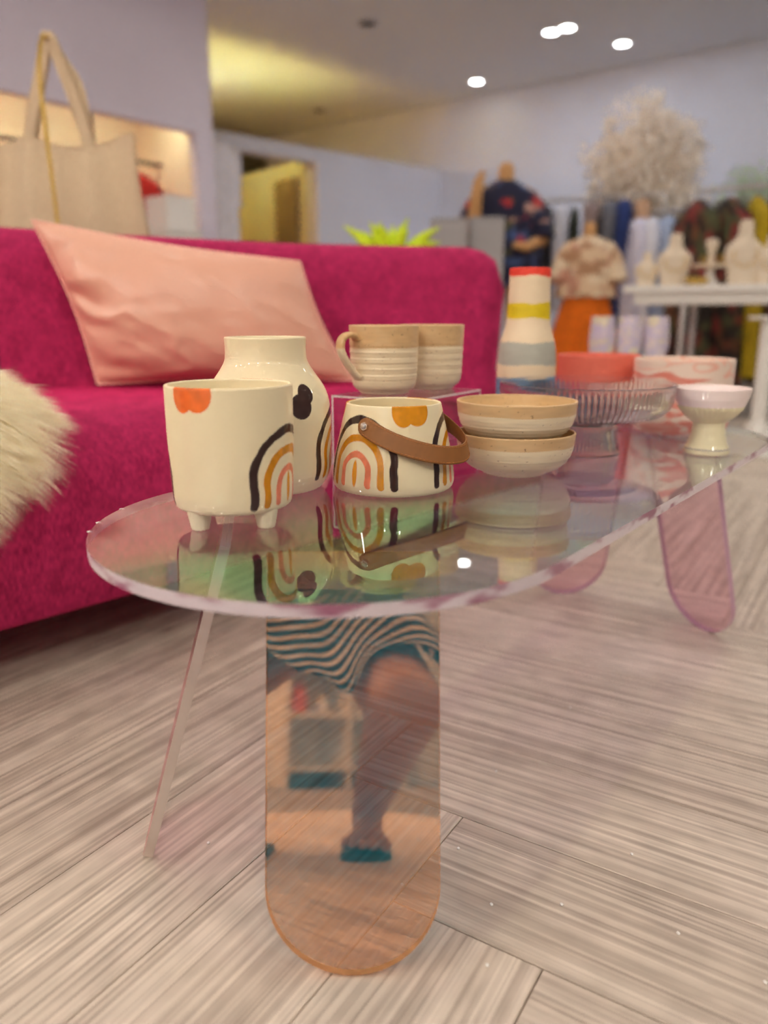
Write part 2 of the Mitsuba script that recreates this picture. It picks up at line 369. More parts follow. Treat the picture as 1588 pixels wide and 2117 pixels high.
def slab_leg(base, inward, filmk, edgek, lab=None):
    W, tk = .167, .0105
    inward = np.array([*inward, 0.]); inward /= np.linalg.norm(inward)
    up = np.array([0, 0, 1.]) + inward * .2857; sl = np.linalg.norm(up); up /= sl
    wd = np.cross(up, inward); wd[2] = 0; wd /= np.linalg.norm(wd)
    nr = np.cross(wd, up)
    L = (TT - TH - .0016) * sl
    poly = Polygon([(-W / 2, W / 2), (W / 2, W / 2), (W / 2, L), (-W / 2, L)]).union(Point(0, W / 2).buffer(W / 2, quad_segs=32))
    m = extrude(poly, tk); m.apply_translation([0, 0, -tk / 2])
    M = np.eye(4); M[:3, 0], M[:3, 1], M[:3, 2], M[:3, 3] = wd, up, nr, [base[0], base[1], .0016]
    f, r = split_caps(m)
    ft = f.triangles_center[:, 2] < 0
    fa, fb = f.submesh([np.where(ft)[0]], append=True), f.submesh([np.where(~ft)[0]], append=True)
    fa.apply_transform(M); fb.apply_transform(M); r.apply_transform(M)
    if (fa.triangles_center.mean(0) - fb.triangles_center.mean(0)) @ inward > 0: fa, fb = fb, fa
    k = put(tab, 'leg', fb, 'mat_clear_face', False, lab)
    put(k, 'film', fa, filmk, False, 'iridescent coating on the outer face')
    put(k, 'edge', r, edgek, 40)
slab_leg((-.030, .611), (0, 1), 'mat_film_front', 'mat_edge_orange', 'front slab leg with an orange and cyan mirror sheen')
slab_leg((-.280, .803), (.988, .153), 'mat_film_side', 'mat_edge_clear', 'slab leg seen edge-on at the left')
slab_leg((.645, 1.457), (-.91, -.41), 'mat_film_side', 'mat_edge_mauve', 'pink tinted slab leg at the far right')
slab_leg((.410, 1.669), (.05, -1), 'mat_film_side', 'mat_edge_mauve', 'far slab leg on the sofa side')

# ------------------------------------------------------------------ ceramics on the table
CREAM, INK, GOLD, CORAL, ORANGE = lin(236, 223, 188), lin(52, 36, 34), lin(203, 134, 30), lin(226, 130, 98), lin(222, 108, 48)
def mixc(a, b, t): return a * (1 - t[..., None]) + b * t[..., None]
def soft(d, w=.0005): return np.clip(.5 - d / w, 0, 1)
def wrapa(a): return (a + PI) % (2 * PI) - PI
def N3(x, y, z, sc, seed=0, o=3): return meshkit.fbm(np.stack([x, y, z], -1) * sc, o, seed)
def rainbow(col, dphi, z, r0, zb, w=.049, h=.079):
    """hand-painted arches: black, gold, coral and a dash; s = metres round the pot"""
    s = dphi * r0
    wob = (N3(s, z, s * 0, 60, 3, 2) - .5) * .003
    for rad, ht, half, c, zo in ((w, h, .0046, INK, 0.), (w * .69, h * .75, .0043, GOLD, .001), (w * .37, h * .50, .0040, CORAL, .002)):
        zc = zb + ht - rad
        d = np.where(z > zc, np.hypot(s, z - zc) - rad, np.abs(s) - rad)
        d = np.abs(d + wob) - half * (.92 + .16 * N3(s, z, s * 0, 90, 5, 2))
        d = np.maximum(d, (zb + zo + half - np.sqrt(np.maximum(half ** 2 - np.clip(np.abs(s) - rad, -half, half) ** 2, 0))) - z)
        shade = .82 + .36 * N3(s, z, s * 0, 140, 8, 2)
        col = mixc(col, c * shade[..., None], soft(d, .0007))
    d = np.hypot(s / .0036, (z - (zb + .019)) / .016) - 1
    return mixc(col, GOLD * 1.15, soft(d * .004, .0007))
def blob(col, dphi, z, r0, zt, wd, ht, c):
    s = dphi * r0
    d = np.minimum(np.hypot((s + wd * .22) / (wd * .30), (z - zt) / ht), np.hypot((s - wd * .16) / (wd * .36), (z - zt) / (ht * .95))) - 1
    return mixc(col, c * (.8 + .45 * N3(s, z, s * 0, 110, 6, 2))[..., None], soft(d * .012, .0006))
def facing(x, y): return math.atan2(-y, -x)          # the angle of the side that looks at the photographer
def ceramic(parent, name, prof, at, color, n=560, step=.0011, mat_='mat_ceramic', label=None, radial=None):
    m, c = lathe(prof, n, color, radial, step)
    return put(parent, name, move(m, at), mat_, True, label, color=np.clip(c, 0, 1))

# footed planter
x, y = -.159, .80
k = thing('footed_planter', 'cream planter on short feet with an orange spot, nearest the rounded table end', 'planter')
fc = facing(x, y)
pr = vessel(rounded([(.046, .018), (.060, .018), (.0625, .030), (.0645, .09), (.0648, .1425)], .012), .004, .024)
def colf(ph, z, r, kk):
    col = np.ones(ph.shape + (3,)) * CREAM
    out = (kk < .52)
    a = rainbow(col, wrapa(ph - fc - math.radians(62)), z, .064, .022)
    a = rainbow(a, wrapa(ph - fc - math.radians(-121)), z, .064, .022)
    a = blob(a, wrapa(ph - fc - math.radians(-35)), z, .064, .1385, .043, .0185, ORANGE)
    a = blob(a, wrapa(ph - fc - math.radians(150)), z, .064, .1385, .043, .0185, ORANGE)
    return np.where(out[..., None], a, col)
ceramic(k, 'body', pr, (x, y, TT), colf)
for d in (233, 323, 53, 143):
    f_ = lathe([(0, 0), (.0085, 0), (.0095, .002), (.0135, .024), (0, .024)], 24)
    put(k, 'foot', move(f_, [x + .047 * math.cos(math.radians(d)), y + .047 * math.sin(math.radians(d)), TT + .0003]), 'mat_foot', 40)

# big vase
x, y = -.145, .968
k = thing('rainbow_vase', 'large cream vase with a wide collar and black painted dot, behind the footed planter', 'vase')
fv = facing(x, y)
pr = vessel(rounded([(.058, .0), (.066, .002), (.0785, .022), (.0788, .095), (.0745, .122), (.0560, .148), (.0500, .158), (.0488, .172), (.0498, .185)], .014), .004, .006)
def colv(ph, z, r, kk):
    col = np.ones(ph.shape + (3,)) * CREAM
    a = rainbow(col, wrapa(ph - fv - math.radians(86)), z, .0788, .016, .052, .083)
    a = rainbow(a, wrapa(ph - fv - math.radians(206)), z, .0788, .016, .052, .083)
    s = wrapa(ph - fv - math.radians(33)) * .077
    d = np.minimum(np.hypot(s + .003, (z - .108) * 1.0) - .0148, np.hypot(s - .0065, z - .122) - .0115)
    a = mixc(a, INK * (.9 + .5 * N3(s, z, s * 0, 90, 2, 2))[..., None], soft(d, .0007))
    return np.where((kk < .52)[..., None], a, col)
ceramic(k, 'body', pr, (x, y, TT), colv)

# bucket pot with leather strap
x, y = .012, .970
k = thing('bucket_pot', 'tapered cream pot with painted rainbows and a brown leather strap', 'pot')
fp = facing(x, y)
wall_p = [(.066, 0), (.0745, .002), (.0775, .011), (.0755, .035), (.0595, .106)]
pr = vessel(rounded(wall_p, .010), .0038, .006)
def colp(ph, z, r, kk):
    col = np.ones(ph.shape + (3,)) * CREAM
    a = col
    for d in (-38, 82, 202): a = rainbow(a, wrapa(ph - fp - math.radians(d)), z, .0765, .009, .052, .083)
    for d in (20, 140, -100): a = blob(a, wrapa(ph - fp - math.radians(d)), z, .062, .1035, .046, .0200, GOLD)
    return np.where((kk < .52)[..., None], a, col)
ceramic(k, 'body', pr, (x, y, TT), colp)
def rad_p(z): return np.interp(z, [.011, .035, .106], [.0775, .0755, .0595])
# strap centre line: (degrees from the photographer's side, height, clearance)
sp = np.array([(-37, .0885, .0030), (-22, .080, .0036), (-5, .0705, .0052), (14, .0615, .0080), (32, .0545, .0120), (50, .0500, .0170), (66, .0500, .0215), (82, .0550, .0215), (96, .0640, .0170), (110, .0745, .0100), (124, .0830, .0050), (138, .0885, .0030)])
sp = spline(sp * [.01, 1, 1], 72) * [100, 1, 1]
cl = np.stack([x + (rad_p(sp[:, 1]) + sp[:, 2]) * np.cos(fp + np.radians(sp[:, 0])), y + (rad_p(sp[:, 1]) + sp[:, 2]) * np.sin(fp + np.radians(sp[:, 0])), TT + sp[:, 1]], 1)
tg = np.gradient(cl, axis=0); tg /= np.linalg.norm(tg, axis=1, keepdims=True)
og = np.stack([np.cos(fp + np.radians(sp[:, 0])), np.sin(fp + np.radians(sp[:, 0])), np.full(len(sp), .2)], 1)
og -= tg * (og * tg).sum(1, keepdims=True); og /= np.linalg.norm(og, axis=1, keepdims=True)
wv = np.cross(og, tg)
cross, cc = [], []
LE, LD = lin(132, 84, 40), lin(96, 58, 26)
for w_, o_ in ((-1, -.0006), (-1, .0008), (-.9, .0014), (-.84, .0012), (0, .0015), (.84, .0012), (.9, .0014), (1, .0008), (1, -.0006), (0, -.0011)):
    cross.append((w_, o_))
arc = np.r_[0, np.cumsum(np.linalg.norm(np.diff(cl, axis=0), axis=1))]
hw = .0112 * np.sqrt(np.clip(1 - np.clip((.011 - np.minimum(arc, arc[-1] - arc)) / .0115, 0, 1) ** 2, .02, 1))
V = np.stack([cl + wv * (hw * a)[:, None] + og * b for a, b in cross], 1)
nc = len(cross)
st = np.array(grid_faces(len(cl), nc, True))
caps_ = [[0, j, j + 1] for j in range(1, nc - 1)] + [[(len(cl) - 1) * nc, (len(cl) - 1) * nc + j + 1, (len(cl) - 1) * nc + j] for j in range(1, nc - 1)]
tone = .85 + .3 * meshkit.fbm(V.reshape(-1, 3) * 220, 3, 4)
ks = put(k, 'strap', trimesh.Trimesh(V.reshape(-1, 3), np.vstack([st, caps_]), process=False), 'mat_leather', True, 'brown leather strap handle', color=np.clip(LE * tone[:, None], 0, 1))
sts = []
for side in (-.8, .8):
    for q in np.arange(.012, arc[-1] - .012, .0042):
        p0, p1 = [np.array([np.interp(q + d, arc, (cl + wv * (hw * side)[:, None] + og * .0014)[:, i]) for i in range(3)]) for d in (0, .0026)]
        sts.append(tube([p0, p1], .0004, 5))
scene[ks + '__stitching'] = mikit.ply(cat(*sts), mat('thread', lin(176, 110, 52), .7)); labels[ks + '__stitching'] = {'label': 'tan stitching along the strap', 'kind': 'stuff'}
for i in (3, len(cl) - 4):
    hx = trimesh.creation.cylinder(.0052, .003, sections=6); dm = trimesh.creation.icosphere(2, .0036); dm.apply_scale([1, 1, .7]); dm.apply_translation([0, 0, .0018])
    s_ = cat(hx, dm); M = trimesh.geometry.align_vectors([0, 0, 1], og[i]); s_.apply_transform(M)
    put(ks, 'rivet', move(s_, cl[i] + og[i] * .0025), 'mat_chrome', 25, 'silver rivet')

# acrylic riser with two stoneware mugs
C = np.array([.041, 1.057]); ra, rn = np.array([.545, .839]), np.array([-.839, .545])
k = thing('acrylic_riser', 'clear acrylic display riser standing behind the bucket pot, under the two mugs', 'display riser')
prof = Polygon([(0, 0), (.003, 0), (.003, .0968), (.137, .0968), (.137, 0), (.140, 0), (.140, .0995), (0, .0995)])
m = extrude(prof, .205)
M = np.eye(4); M[:3, 0] = [*rn, 0]; M[:3, 1] = [0, 0, 1]; M[:3, 2] = [*ra, 0]; M[:3, 3] = [*C, TT + .0004]
f, r = split_caps(m)
f.apply_transform(M); r.apply_transform(M)
put(k, 'panels', r, 'mat_acrylic', False); 
ed = cat(f, *[frame_box([*(C + rn * a), TT + z], [*ra, 0], .205, [*rn, 0], .0026, .0026) for a, z in ((-.0001, .097), (.1375, .097))])
put(k, 'edge', ed, 'mat_edge_white', False, 'pale cut edges')
TAN, OAT = lin(200, 164, 118), lin(224, 208, 178)
def stone(h, band, seed, ridges=True):
    def col(ph, z, r, kk):
        xx, yy = np.cos(ph) * .05, np.sin(ph) * .05
        b = np.clip((z - (band + .002 * (N3(xx, yy, z * 0, 40, seed, 2) - .5))) / .0012, 0, 1)
        c = mixc(np.ones(ph.shape + (3,)) * OAT, TAN, b * (.75 + .25 * N3(xx, yy, z, 60, seed)))
        st_ = .90 + .2 * N3(xx * .3, yy * .3, z, 170, seed + 1, 2)
        c = c * st_[..., None]
        sp_ = meshkit.noise(np.stack([xx, yy, z], -1) * 420, seed + 2)
        return mixc(c, lin(120, 90, 56), np.clip((sp_ - .885) * 18, 0, 1) * .75)
    def rad(ph, z, r, kk):
        g = np.clip(np.minimum(z - .012, h - .02 - z) * 60, 0, 1) * (r > .03)
        return r + g * (.00042 * np.sin(z * 2 * PI / .0115 + .5 * np.sin(ph + seed)) + .0003 * np.sin(z * 2 * PI / .0047 + seed)) * ridges
    return col, rad
def mug(x, y, z, lab, handle):
    k = thing('mug', lab, 'mug', 'speckled stoneware mugs on the riser')
    col, rad = stone(.099, .066, 3 + handle)
    pr = vessel(rounded([(.033, 0), (.036, .0015), (.0375, .004), (.0455, .010), (.0485, .022), (.0512, .097)], .006), .0035, .005)
    ceramic(k, 'body', pr, (x, y, z), col, 300, .0013, 'mat_stoneware', None, rad)
    a = math.radians(handle)
    o = np.array([math.cos(a), math.sin(a), 0]); b = np.array([x, y, z])
    pts = spline([b + o * .0495 + [0, 0, .079], b + o * .062 + [0, 0, .0855], b + o * .0755 + [0, 0, .080], b + o * .0785 + [0, 0, .066], b + o * .069 + [0, 0, .048], b + o * .0575 + [0, 0, .034], b + o * .0490 + [0, 0, .026]], 40)
    side = np.cross(o, [0, 0, 1])
    tt = np.gradient(pts, axis=0); tt /= np.linalg.norm(tt, axis=1, keepdims=True)
    nn = np.cross(tt, side)
    g = np.arange(16) * 2 * PI / 16
    wd = np.interp(np.arange(40), [0, 6, 34, 39], [.0098, .0085, .0080, .0095])
    V = pts[:, None] + side[None, None] * (np.sign(np.cos(g)) * np.abs(np.cos(g)) ** .7)[None, :, None] * wd[:, None, None] + nn[:, None] * (np.sin(g) * .0042)[None, :, None]
    hm = trimesh.Trimesh(V.reshape(-1, 3), grid_faces(40, 16, True), process=False)
    zz = V.reshape(-1, 3)[:, 2] - z
    hc = mixc(np.ones((len(zz), 3)) * OAT, TAN, np.clip((zz - .066) / .0012, 0, 1)) * (.92 + .16 * meshkit.fbm(V.reshape(-1, 3) * 200, 2, 1))[:, None]
    put(k, 'handle', hm, 'mat_stoneware', True, color=np.clip(hc, 0, 1))
mug(0., 1.16, TT + .1003, 'oatmeal stoneware mug with its handle at the left, in front on the riser', 219)
mug(.074, 1.243, TT + .1003, 'oatmeal stoneware mug partly behind the other mug on the riser', 60)

# two stacked bowls
for z, lab, sd in ((0, 'speckled cream bowl with tan rim, lower one of the stack of two', 11), (.0425, 'speckled cream bowl with tan rim, nested on top of the other bowl', 17)):
    k = thing('bowl', lab, 'bowl', 'stacked stoneware bowls')
    col, rad = stone(.056, .041, sd)
    pr = vessel(rounded([(.040, 0), (.043, .001), (.045, .003), (.066, .012), (.0785, .030), (.0815, .0565)], .014), .0033, .006)
    ceramic(k, 'body', pr, (.181, 1.06, TT + .0003 + z), col, 420, .0013, 'mat_stoneware', None, rad)

# ribbed glass cake stand
x, y = .320, 1.235
k = thing('ribbed_glass_stand', 'clear ribbed glass bowl on a ribbed glass foot, right of the stacked bowls', 'glass bowl')
def ribs(n, d, z0, z1, lo=.02):
    def rad(ph, z, r, kk):
        g = np.clip((z - z0) * 200, 0, 1) * np.clip((z1 - z) * 200, 0, 1) * (r > lo) * (kk < .52)
        return r + g * d * np.cos(ph * n)
    return rad
pr = vessel(rounded([(.058, .052), (.085, .053), (.118, .062), (.1305, .078), (.136, .1085)], .016), .0035, .0565)
m = lathe(resample_profile(pr, .004), 96 * 12, radial=ribs(96, .0016, .056, .104, .07))
put(k, 'bowl', move(m, [x, y, TT]), 'mat_glass', True)
pr = np.array([(0, .047), (.0475, .047), (.0515, .040), (.0555, .006), (.0580, .0015), (.0580, 0), (.0545, 0), (.052, .006), (.0478, .038), (.044, .0435), (0, .0435)])
m = lathe(resample_profile(pr, .003)[::-1], 60 * 12, radial=lambda ph, z, r, kk: r + .0013 * np.cos(ph * 60) * np.clip((z - .006) * 300, 0, 1) * np.clip((.042 - z) * 300, 0, 1) * (kk > .5) * (r > .03))
put(k, 'foot', move(m, [x, y, TT + .0004]), 'mat_glass', True)
put(k, 'joint', move(trimesh.creation.cylinder(.03, .0046, sections=40), [x, y, TT + .0497]), 'mat_glass', 30)

# striped bottle
x, y = .257, 1.42
k = thing('striped_bottle', 'tall handmade bottle with red, yellow, grey and blue bands, behind the glass stand', 'bottle')
pr = vessel(rounded([(.046, 0), (.0505, .003), (.0525, .02), (.0525, .135), (.0490, .165), (.0405, .190), (.0380, .207), (.0362, .25), (.0358, .291)], .02), .0035, .006)
def colb(ph, z, r, kk):
    xx, yy = np.cos(ph) * .05, np.sin(ph) * .05
    w = (N3(xx, yy, z * 0, 22, 5, 2) - .5) * .006
    c = np.ones(ph.shape + (3,)) * lin(226, 206, 176)
    for lo, hi, q in ((.274 + .004, .4, lin(226, 62, 44)), (.2065, .234, lin(212, 188, 8)), (.127, .167, lin(168, 168, 158)), (-.1, .105, lin(94, 140, 176))):
        t = np.clip((z - lo - w) / .0008, 0, 1) * np.clip((hi - z - w) / .0008, 0, 1)
        c = mixc(c, q * (.9 + .2 * N3(xx * .3, yy * .3, z, 120, 7, 2))[..., None], t)
    return c
ceramic(k, 'body', pr, (x, y, TT + .0003), colb, 240, .002, 'mat_matte')

# coral bowl, marbled planter
k = thing('coral_planter', 'plain coral pink round planter at the far end of the table, behind the marbled one', 'planter')
pr = vessel(rounded([(.070, 0), (.076, .003), (.080, .02), (.0825, .134)], .01), .0038, .006)
put(k, 'body', move(lathe(resample_profile(pr, .004), 96), [.440, 1.612, TT + .0003]), 'mat_coral_glaze', 40)
k = thing('marbled_planter', 'white round planter with coral marbled swirls, right of the coral one', 'planter')
pr = vessel(rounded([(.074, 0), (.082, .003), (.0865, .02), (.0885, .134)], .01), .0042, .006)
def colm(ph, z, r, kk):
    xx, yy = np.cos(ph) * .09, np.sin(ph) * .09
    q = np.stack([xx * 7, yy * 7, z * 16], -1)
    wx, wy = meshkit.fbm(q, 3, 3), meshkit.fbm(q + 7, 3, 4)
    v = meshkit.fbm(np.stack([xx * 5 + wx * 2.4, yy * 5 + wy * 2.4, z * 13 + wx * 1.2], -1), 3, 9)
    t = np.clip(1 - np.abs(v - .52) / .035, 0, 1) ** 1.5
    big = np.clip((v - .62) * 14, 0, 1) * np.clip((.72 - v) * 14, 0, 1)
    c = mixc(np.ones(ph.shape + (3,)) * lin(236, 214, 200), lin(232, 160, 138), np.clip(t, 0, 1) * .75)
    return mixc(c, lin(216, 96, 76), np.clip(big * 1.6, 0, 1))
ceramic(k, 'body', pr, (.556, 1.458, TT + .0003), colm, 300, .002, 'mat_ceramic')

# pedestal cup
x, y = .510, 1.212
k = thing('pedestal_cup', 'small fluted cream and pink cup on a pedestal foot, nearest the right table edge', 'cup')
pr = vessel([(.031, 0), (.0335, .001), (.0345, .004), (.0340, .009), (.0300, .016), (.0255, .032), (.0240, .044), (.0250, .0505), (.036, .059), (.047, .072), (.0535, .088), (.0570, .103)], .0028, .054)
def colc(ph, z, r, kk):
    c = np.ones(ph.shape + (3,)) * lin(234, 226, 192)
    c = mixc(c, lin(240, 196, 190), np.clip((z - .085) / .016, 0, 1) * .9)
    c = mixc(c, lin(246, 232, 232), ((kk > .5) & (z > .055)) * 1.)
    return mixc(c, lin(74, 76, 116), np.clip(1 - np.abs(z - .0098) / .0014, 0, 1))
ceramic(k, 'body', pr, (x, y, TT + .0003), colc, 288, .0014, 'mat_ceramic', None, lambda ph, z, r, kk: r + (kk < .5) * np.clip((z - .054) * 40, 0, 1) * .0011 * np.cos(ph * 36))

# ------------------------------------------------------------------ sofa
sofa = thing('sofa', 'magenta velvet sofa with a low curved back, behind the coffee table', 'sofa')
S1 = np.array([.682, .731]); SI = np.array([-.731, .682])
F0 = np.array([-.617, 1.16])
fr = [F0 + S1 * s for s in (-1.9, -.8, .4, 1.45)]
plan = Polygon([*fr, (.62, 2.42), (.56, 2.58), (.2, 2.52), (-.6, 2.38), (-1.3, 2.2), (-2.4, 1.6), (-2.7, .6)]).buffer(-.1).buffer(.1, quad_segs=12)
def loft_plan(poly, levels, n=260):
    """closed body: the plan outline shrunk by an inset at each height, capped above and below"""
    rings = []
    for z, ins in levels:
        q = poly.buffer(-ins, quad_segs=12).exterior
        pts = np.array([q.interpolate(t, normalized=True).coords[0] for t in np.linspace(0, 1, n, endpoint=False)])
        if rings:
            k = np.argmin(np.linalg.norm(pts - rings[-1][0, :2], axis=1)); pts = np.roll(pts, -k, 0)
        rings.append(np.c_[pts, np.full(n, z)])
    v = np.vstack(rings); k = len(rings)
    f = grid_faces(k, n, True)
    c0_, c1_ = len(v), len(v) + 1
    v = np.vstack([v, rings[0].mean(0), rings[-1].mean(0)]); j = np.arange(n)
    f = np.vstack([f, np.stack([(j + 1) % n, j, j * 0 + c0_], 1), np.stack([(k - 1) * n + j, (k - 1) * n + (j + 1) % n, j * 0 + c1_], 1)])
    m = trimesh.Trimesh(v, f, process=False)
    if m.volume < 0: m.invert()
    return m
put(sofa, 'seat', loft_plan(plan, [(.115, .03), (.116, .012), (.125, .003), (.2, -.010), (.30, -.014), (.36, -.006), (.40, .012), (.425, .034), (.442, .065), (.450, .11), (.452, .16), (.453, .30)]), 'mat_velvet', 50)
put(sofa, 'plinth', loft_plan(plan, [(.0, .38), (.116, .38)]), 'mat_black', 30)
bp = spline([(-2.3, 1.05), (-1.6, 1.42), (-.85, 1.735), (-.45, 1.90), (-.05, 1.985), (.17, 2.005), (.305, 2.018)], 90)
bt = np.gradient(bp, axis=0); bt /= np.linalg.norm(bt, axis=1, keepdims=True)
bn = np.stack([-bt[:, 1], bt[:, 0]], 1)                       # away from the seat
bs = np.r_[0, np.cumsum(np.linalg.norm(np.diff(bp, axis=0), axis=1))]; be = bs[-1]
V = []
for i in range(90):
    u = be - bs[i]
    zt = np.interp(bp[i, 0], [-.9, -.2, .3], [.812, .794, .788])
    rc = .105
    if u < rc: zt -= rc - math.sqrt(max(rc ** 2 - (rc - u) ** 2, 0))
    th = .17 * (1 if u > .08 else math.sqrt(max(1 - ((.08 - u) / .08) ** 2, .02)))
    h = zt - .40; rr = min(th / 2, .085)
    cs = [(0, .40)] + [(0, .40 + (h - rr) * t) for t in (.25, .5, .75, 1)]
    cs += [(th / 2 - th / 2 * math.cos(a), .40 + h - rr + rr * math.sin(a)) for a in np.linspace(0, PI, 11)[1:-1]]
    cs += [(th, .40 + (h - rr) * t) for t in (1, .6, .3)] + [(th, .40)]
    mid = .085
    for d, z in cs:
        d2 = d + (mid - th / 2) + .16 * (z - .45)            # leans back
        flare = max(0, 1 - u / .25) * (z - .45) * .11
        V.append([*(bp[i] + bn[i] * d2 + bt[i] * flare), z])
nc_ = len(cs)
f = grid_faces(90, nc_, True)
capf = [[0, j + 1, j] for j in range(1, nc_ - 1)] + [[89 * nc_, 89 * nc_ + j, 89 * nc_ + j + 1] for j in range(1, nc_ - 1)]
m = trimesh.Trimesh(np.array(V), np.vstack([f, capf]), process=False)
if m.volume < 0: m.invert()
kb = put(sofa, 'backrest', m, 'mat_velvet', 50)
sm = [bp[np.argmin(np.abs(bp[:, 0] + .846))] , ]
i0 = int(np.argmin(np.abs(bp[:, 0] + .86)))
put(sofa, 'seam', tube([[*(bp[i0] + bn[i0] * (.16 * (z - .45) - .001)), z] for z in np.linspace(.455, .72, 8)], .0022, 6), mat('seam', (.13, .004, .05), .9), True, 'dark vertical seam in the backrest')

# satin pillow leaning on the backrest
k = thing('pillow', 'pale pink satin pillow leaning on the magenta backrest', 'pillow')
BL, BR, TL, TR = np.array([-.650, 1.775, .462]), np.array([-.075, 1.895, .462]), np.array([-.757, 1.765, .812]), np.array([-.197, 1.895, .735])
nu, nv = 90, 60
u, v = np.meshgrid(np.linspace(0, 1, nu), np.linspace(0, 1, nv), indexing='ij')
P = (BL * ((1 - u) * (1 - v))[..., None] + BR * (u * (1 - v))[..., None] + TL * ((1 - u) * v)[..., None] + TR * (u * v)[..., None])
nrm = np.cross(BR - BL, TL - BL); nrm /= np.linalg.norm(nrm)        # towards the viewer
eu, ev = np.minimum(u, 1 - u) * 2, np.minimum(v, 1 - v) * 2
bul = (1 - (1 - eu) ** 2.6) ** .62 * (1 - (1 - ev) ** 2.4) ** .62
ctr = P.mean((0, 1))
pin = 1 - .055 * (np.sin(PI * u) * (1 - ev) ** 2 * 1.0)[..., None] * 1
def wr(seed):
    w = meshkit.fbm(np.stack([u * 5 + v * 2.2, v * 3.2 - u * 1.4, u * 0 + seed], -1), 3, seed)
    r = 1 - np.abs(w - .5) * 4
    near = np.exp(-((u * 1.6) ** 2)) + np.exp(-(((1 - u) * 2.0) ** 2)) * .6 + np.exp(-((v * 2.2) ** 2)) * .6
    pl = np.sin((v * 26 + meshkit.noise(np.stack([u * 9, v * 6, u * 0], -1), 3) * 4)) * np.exp(-(u / .17) ** 2)
    return (np.clip(r, 0, 1) ** 1.5 * .006 * near + .030 * (meshkit.fbm(np.stack([u * 2.2 + v * 1.6, v * 1.6 - u, u * 0 + 4], -1), 2, 9) - .5)) + pl * .009
edge_in = (ctr - P) * (.06 * np.sin(PI * u) * (1 - ev) ** 3 + .05 * np.sin(PI * v) * (1 - eu) ** 3)[..., None]
fr_ = P + edge_in + nrm * ((.085 * bul + wr(2) * np.minimum(bul * 2, 1)))[..., None]
bk_ = P + edge_in - nrm * (.040 * bul)[..., None]
gf = grid_faces(nu, nv)
put(k, 'cover', cat((fr_.reshape(-1, 3), gf), (bk_.reshape(-1, 3), gf[:, ::-1])), 'mat_satin', True)
edge_pts = np.vstack([fr_[:, 0], fr_[-1, 1:], fr_[-2::-1, -1], fr_[0, -2::-1]])
put(k, 'piping', tube(edge_pts, .0032, 6, False), 'mat_pillow_piping', True, 'thin pink seam along the edge')

# sheepskin over the sofa front
k = thing('sheepskin', 'fluffy cream sheepskin draped over the front of the magenta sofa at the left', 'sheepskin throw')
def sofa_skin(s, t):
    """point and outward normal on the sofa: s metres along the front, t metres over the edge (0 = nose, + = down the front)"""
    prof_m = np.array([(.62, .462), (.40, .462), (.16, .460), (.11, .458), (.065, .450), (.034, .432), (.012, .405), (-.006, .36), (-.014, .30), (-.010, .2), (-.003, .13)])
    L = np.r_[0, np.cumsum(np.linalg.norm(np.diff(prof_m, axis=0), axis=1))]; L -= L[4]
    mm, zz = np.interp(t, L, prof_m[:, 0]), np.interp(t, L, prof_m[:, 1])
    m2, z2 = np.interp(t + .02, L, prof_m[:, 0]), np.interp(t + .02, L, prof_m[:, 1]); m1, z1 = np.interp(t - .02, L, prof_m[:, 0]), np.interp(t - .02, L, prof_m[:, 1])
    p = np.stack([F0[0] + S1[0] * s + SI[0] * mm, F0[1] + S1[1] * s + SI[1] * mm, zz], -1)
    tm, tz = m2 - m1, z2 - z1
    n_ = np.stack([SI[0] * -(-tz), SI[1] * tz, tm * 0], -1)
    n_ = np.stack([SI[0] * tz, SI[1] * tz, -tm], -1); n_ /= np.linalg.norm(n_, axis=-1, keepdims=True)
    return p, n_
def fleece_edge(a):                                        # outline of the hide round its centre (metres along, metres over)
    return 1 + .05 * np.sin(3 * a + 1.) + .04 * np.sin(5 * a + .3) + .03 * np.sin(9 * a)
SC, TC, SA, TA = -.285, -.020, .355, .255
na, nr_ = 96, 24
aa, rr = np.meshgrid(np.linspace(0, 2 * PI, na, endpoint=False), np.linspace(0, 1, nr_), indexing='ij')
ss, tt_ = SC + SA * rr * np.cos(aa) * fleece_edge(aa), TC + TA * rr * np.sin(aa) * fleece_edge(aa)
p_, n_ = sofa_skin(ss, tt_)
hp = p_ + n_ * (.004 + .092 * np.sqrt(np.clip(1 - rr ** 2, 0, 1)))[..., None]
hf = np.vstack([grid_faces(na, nr_), grid_faces(2, nr_) % (1 << 30)]) if False else grid_faces(na, nr_)
wrapf = []
for j in range(nr_ - 1): wrapf += [[(na - 1) * nr_ + j, j, j + 1], [(na - 1) * nr_ + j, j + 1, (na - 1) * nr_ + j + 1]]
put(k, 'hide', trimesh.Trimesh(hp.reshape(-1, 3), np.vstack([hf, wrapf]), process=False), mat('hide', (.72, .64, .48), .9), True)
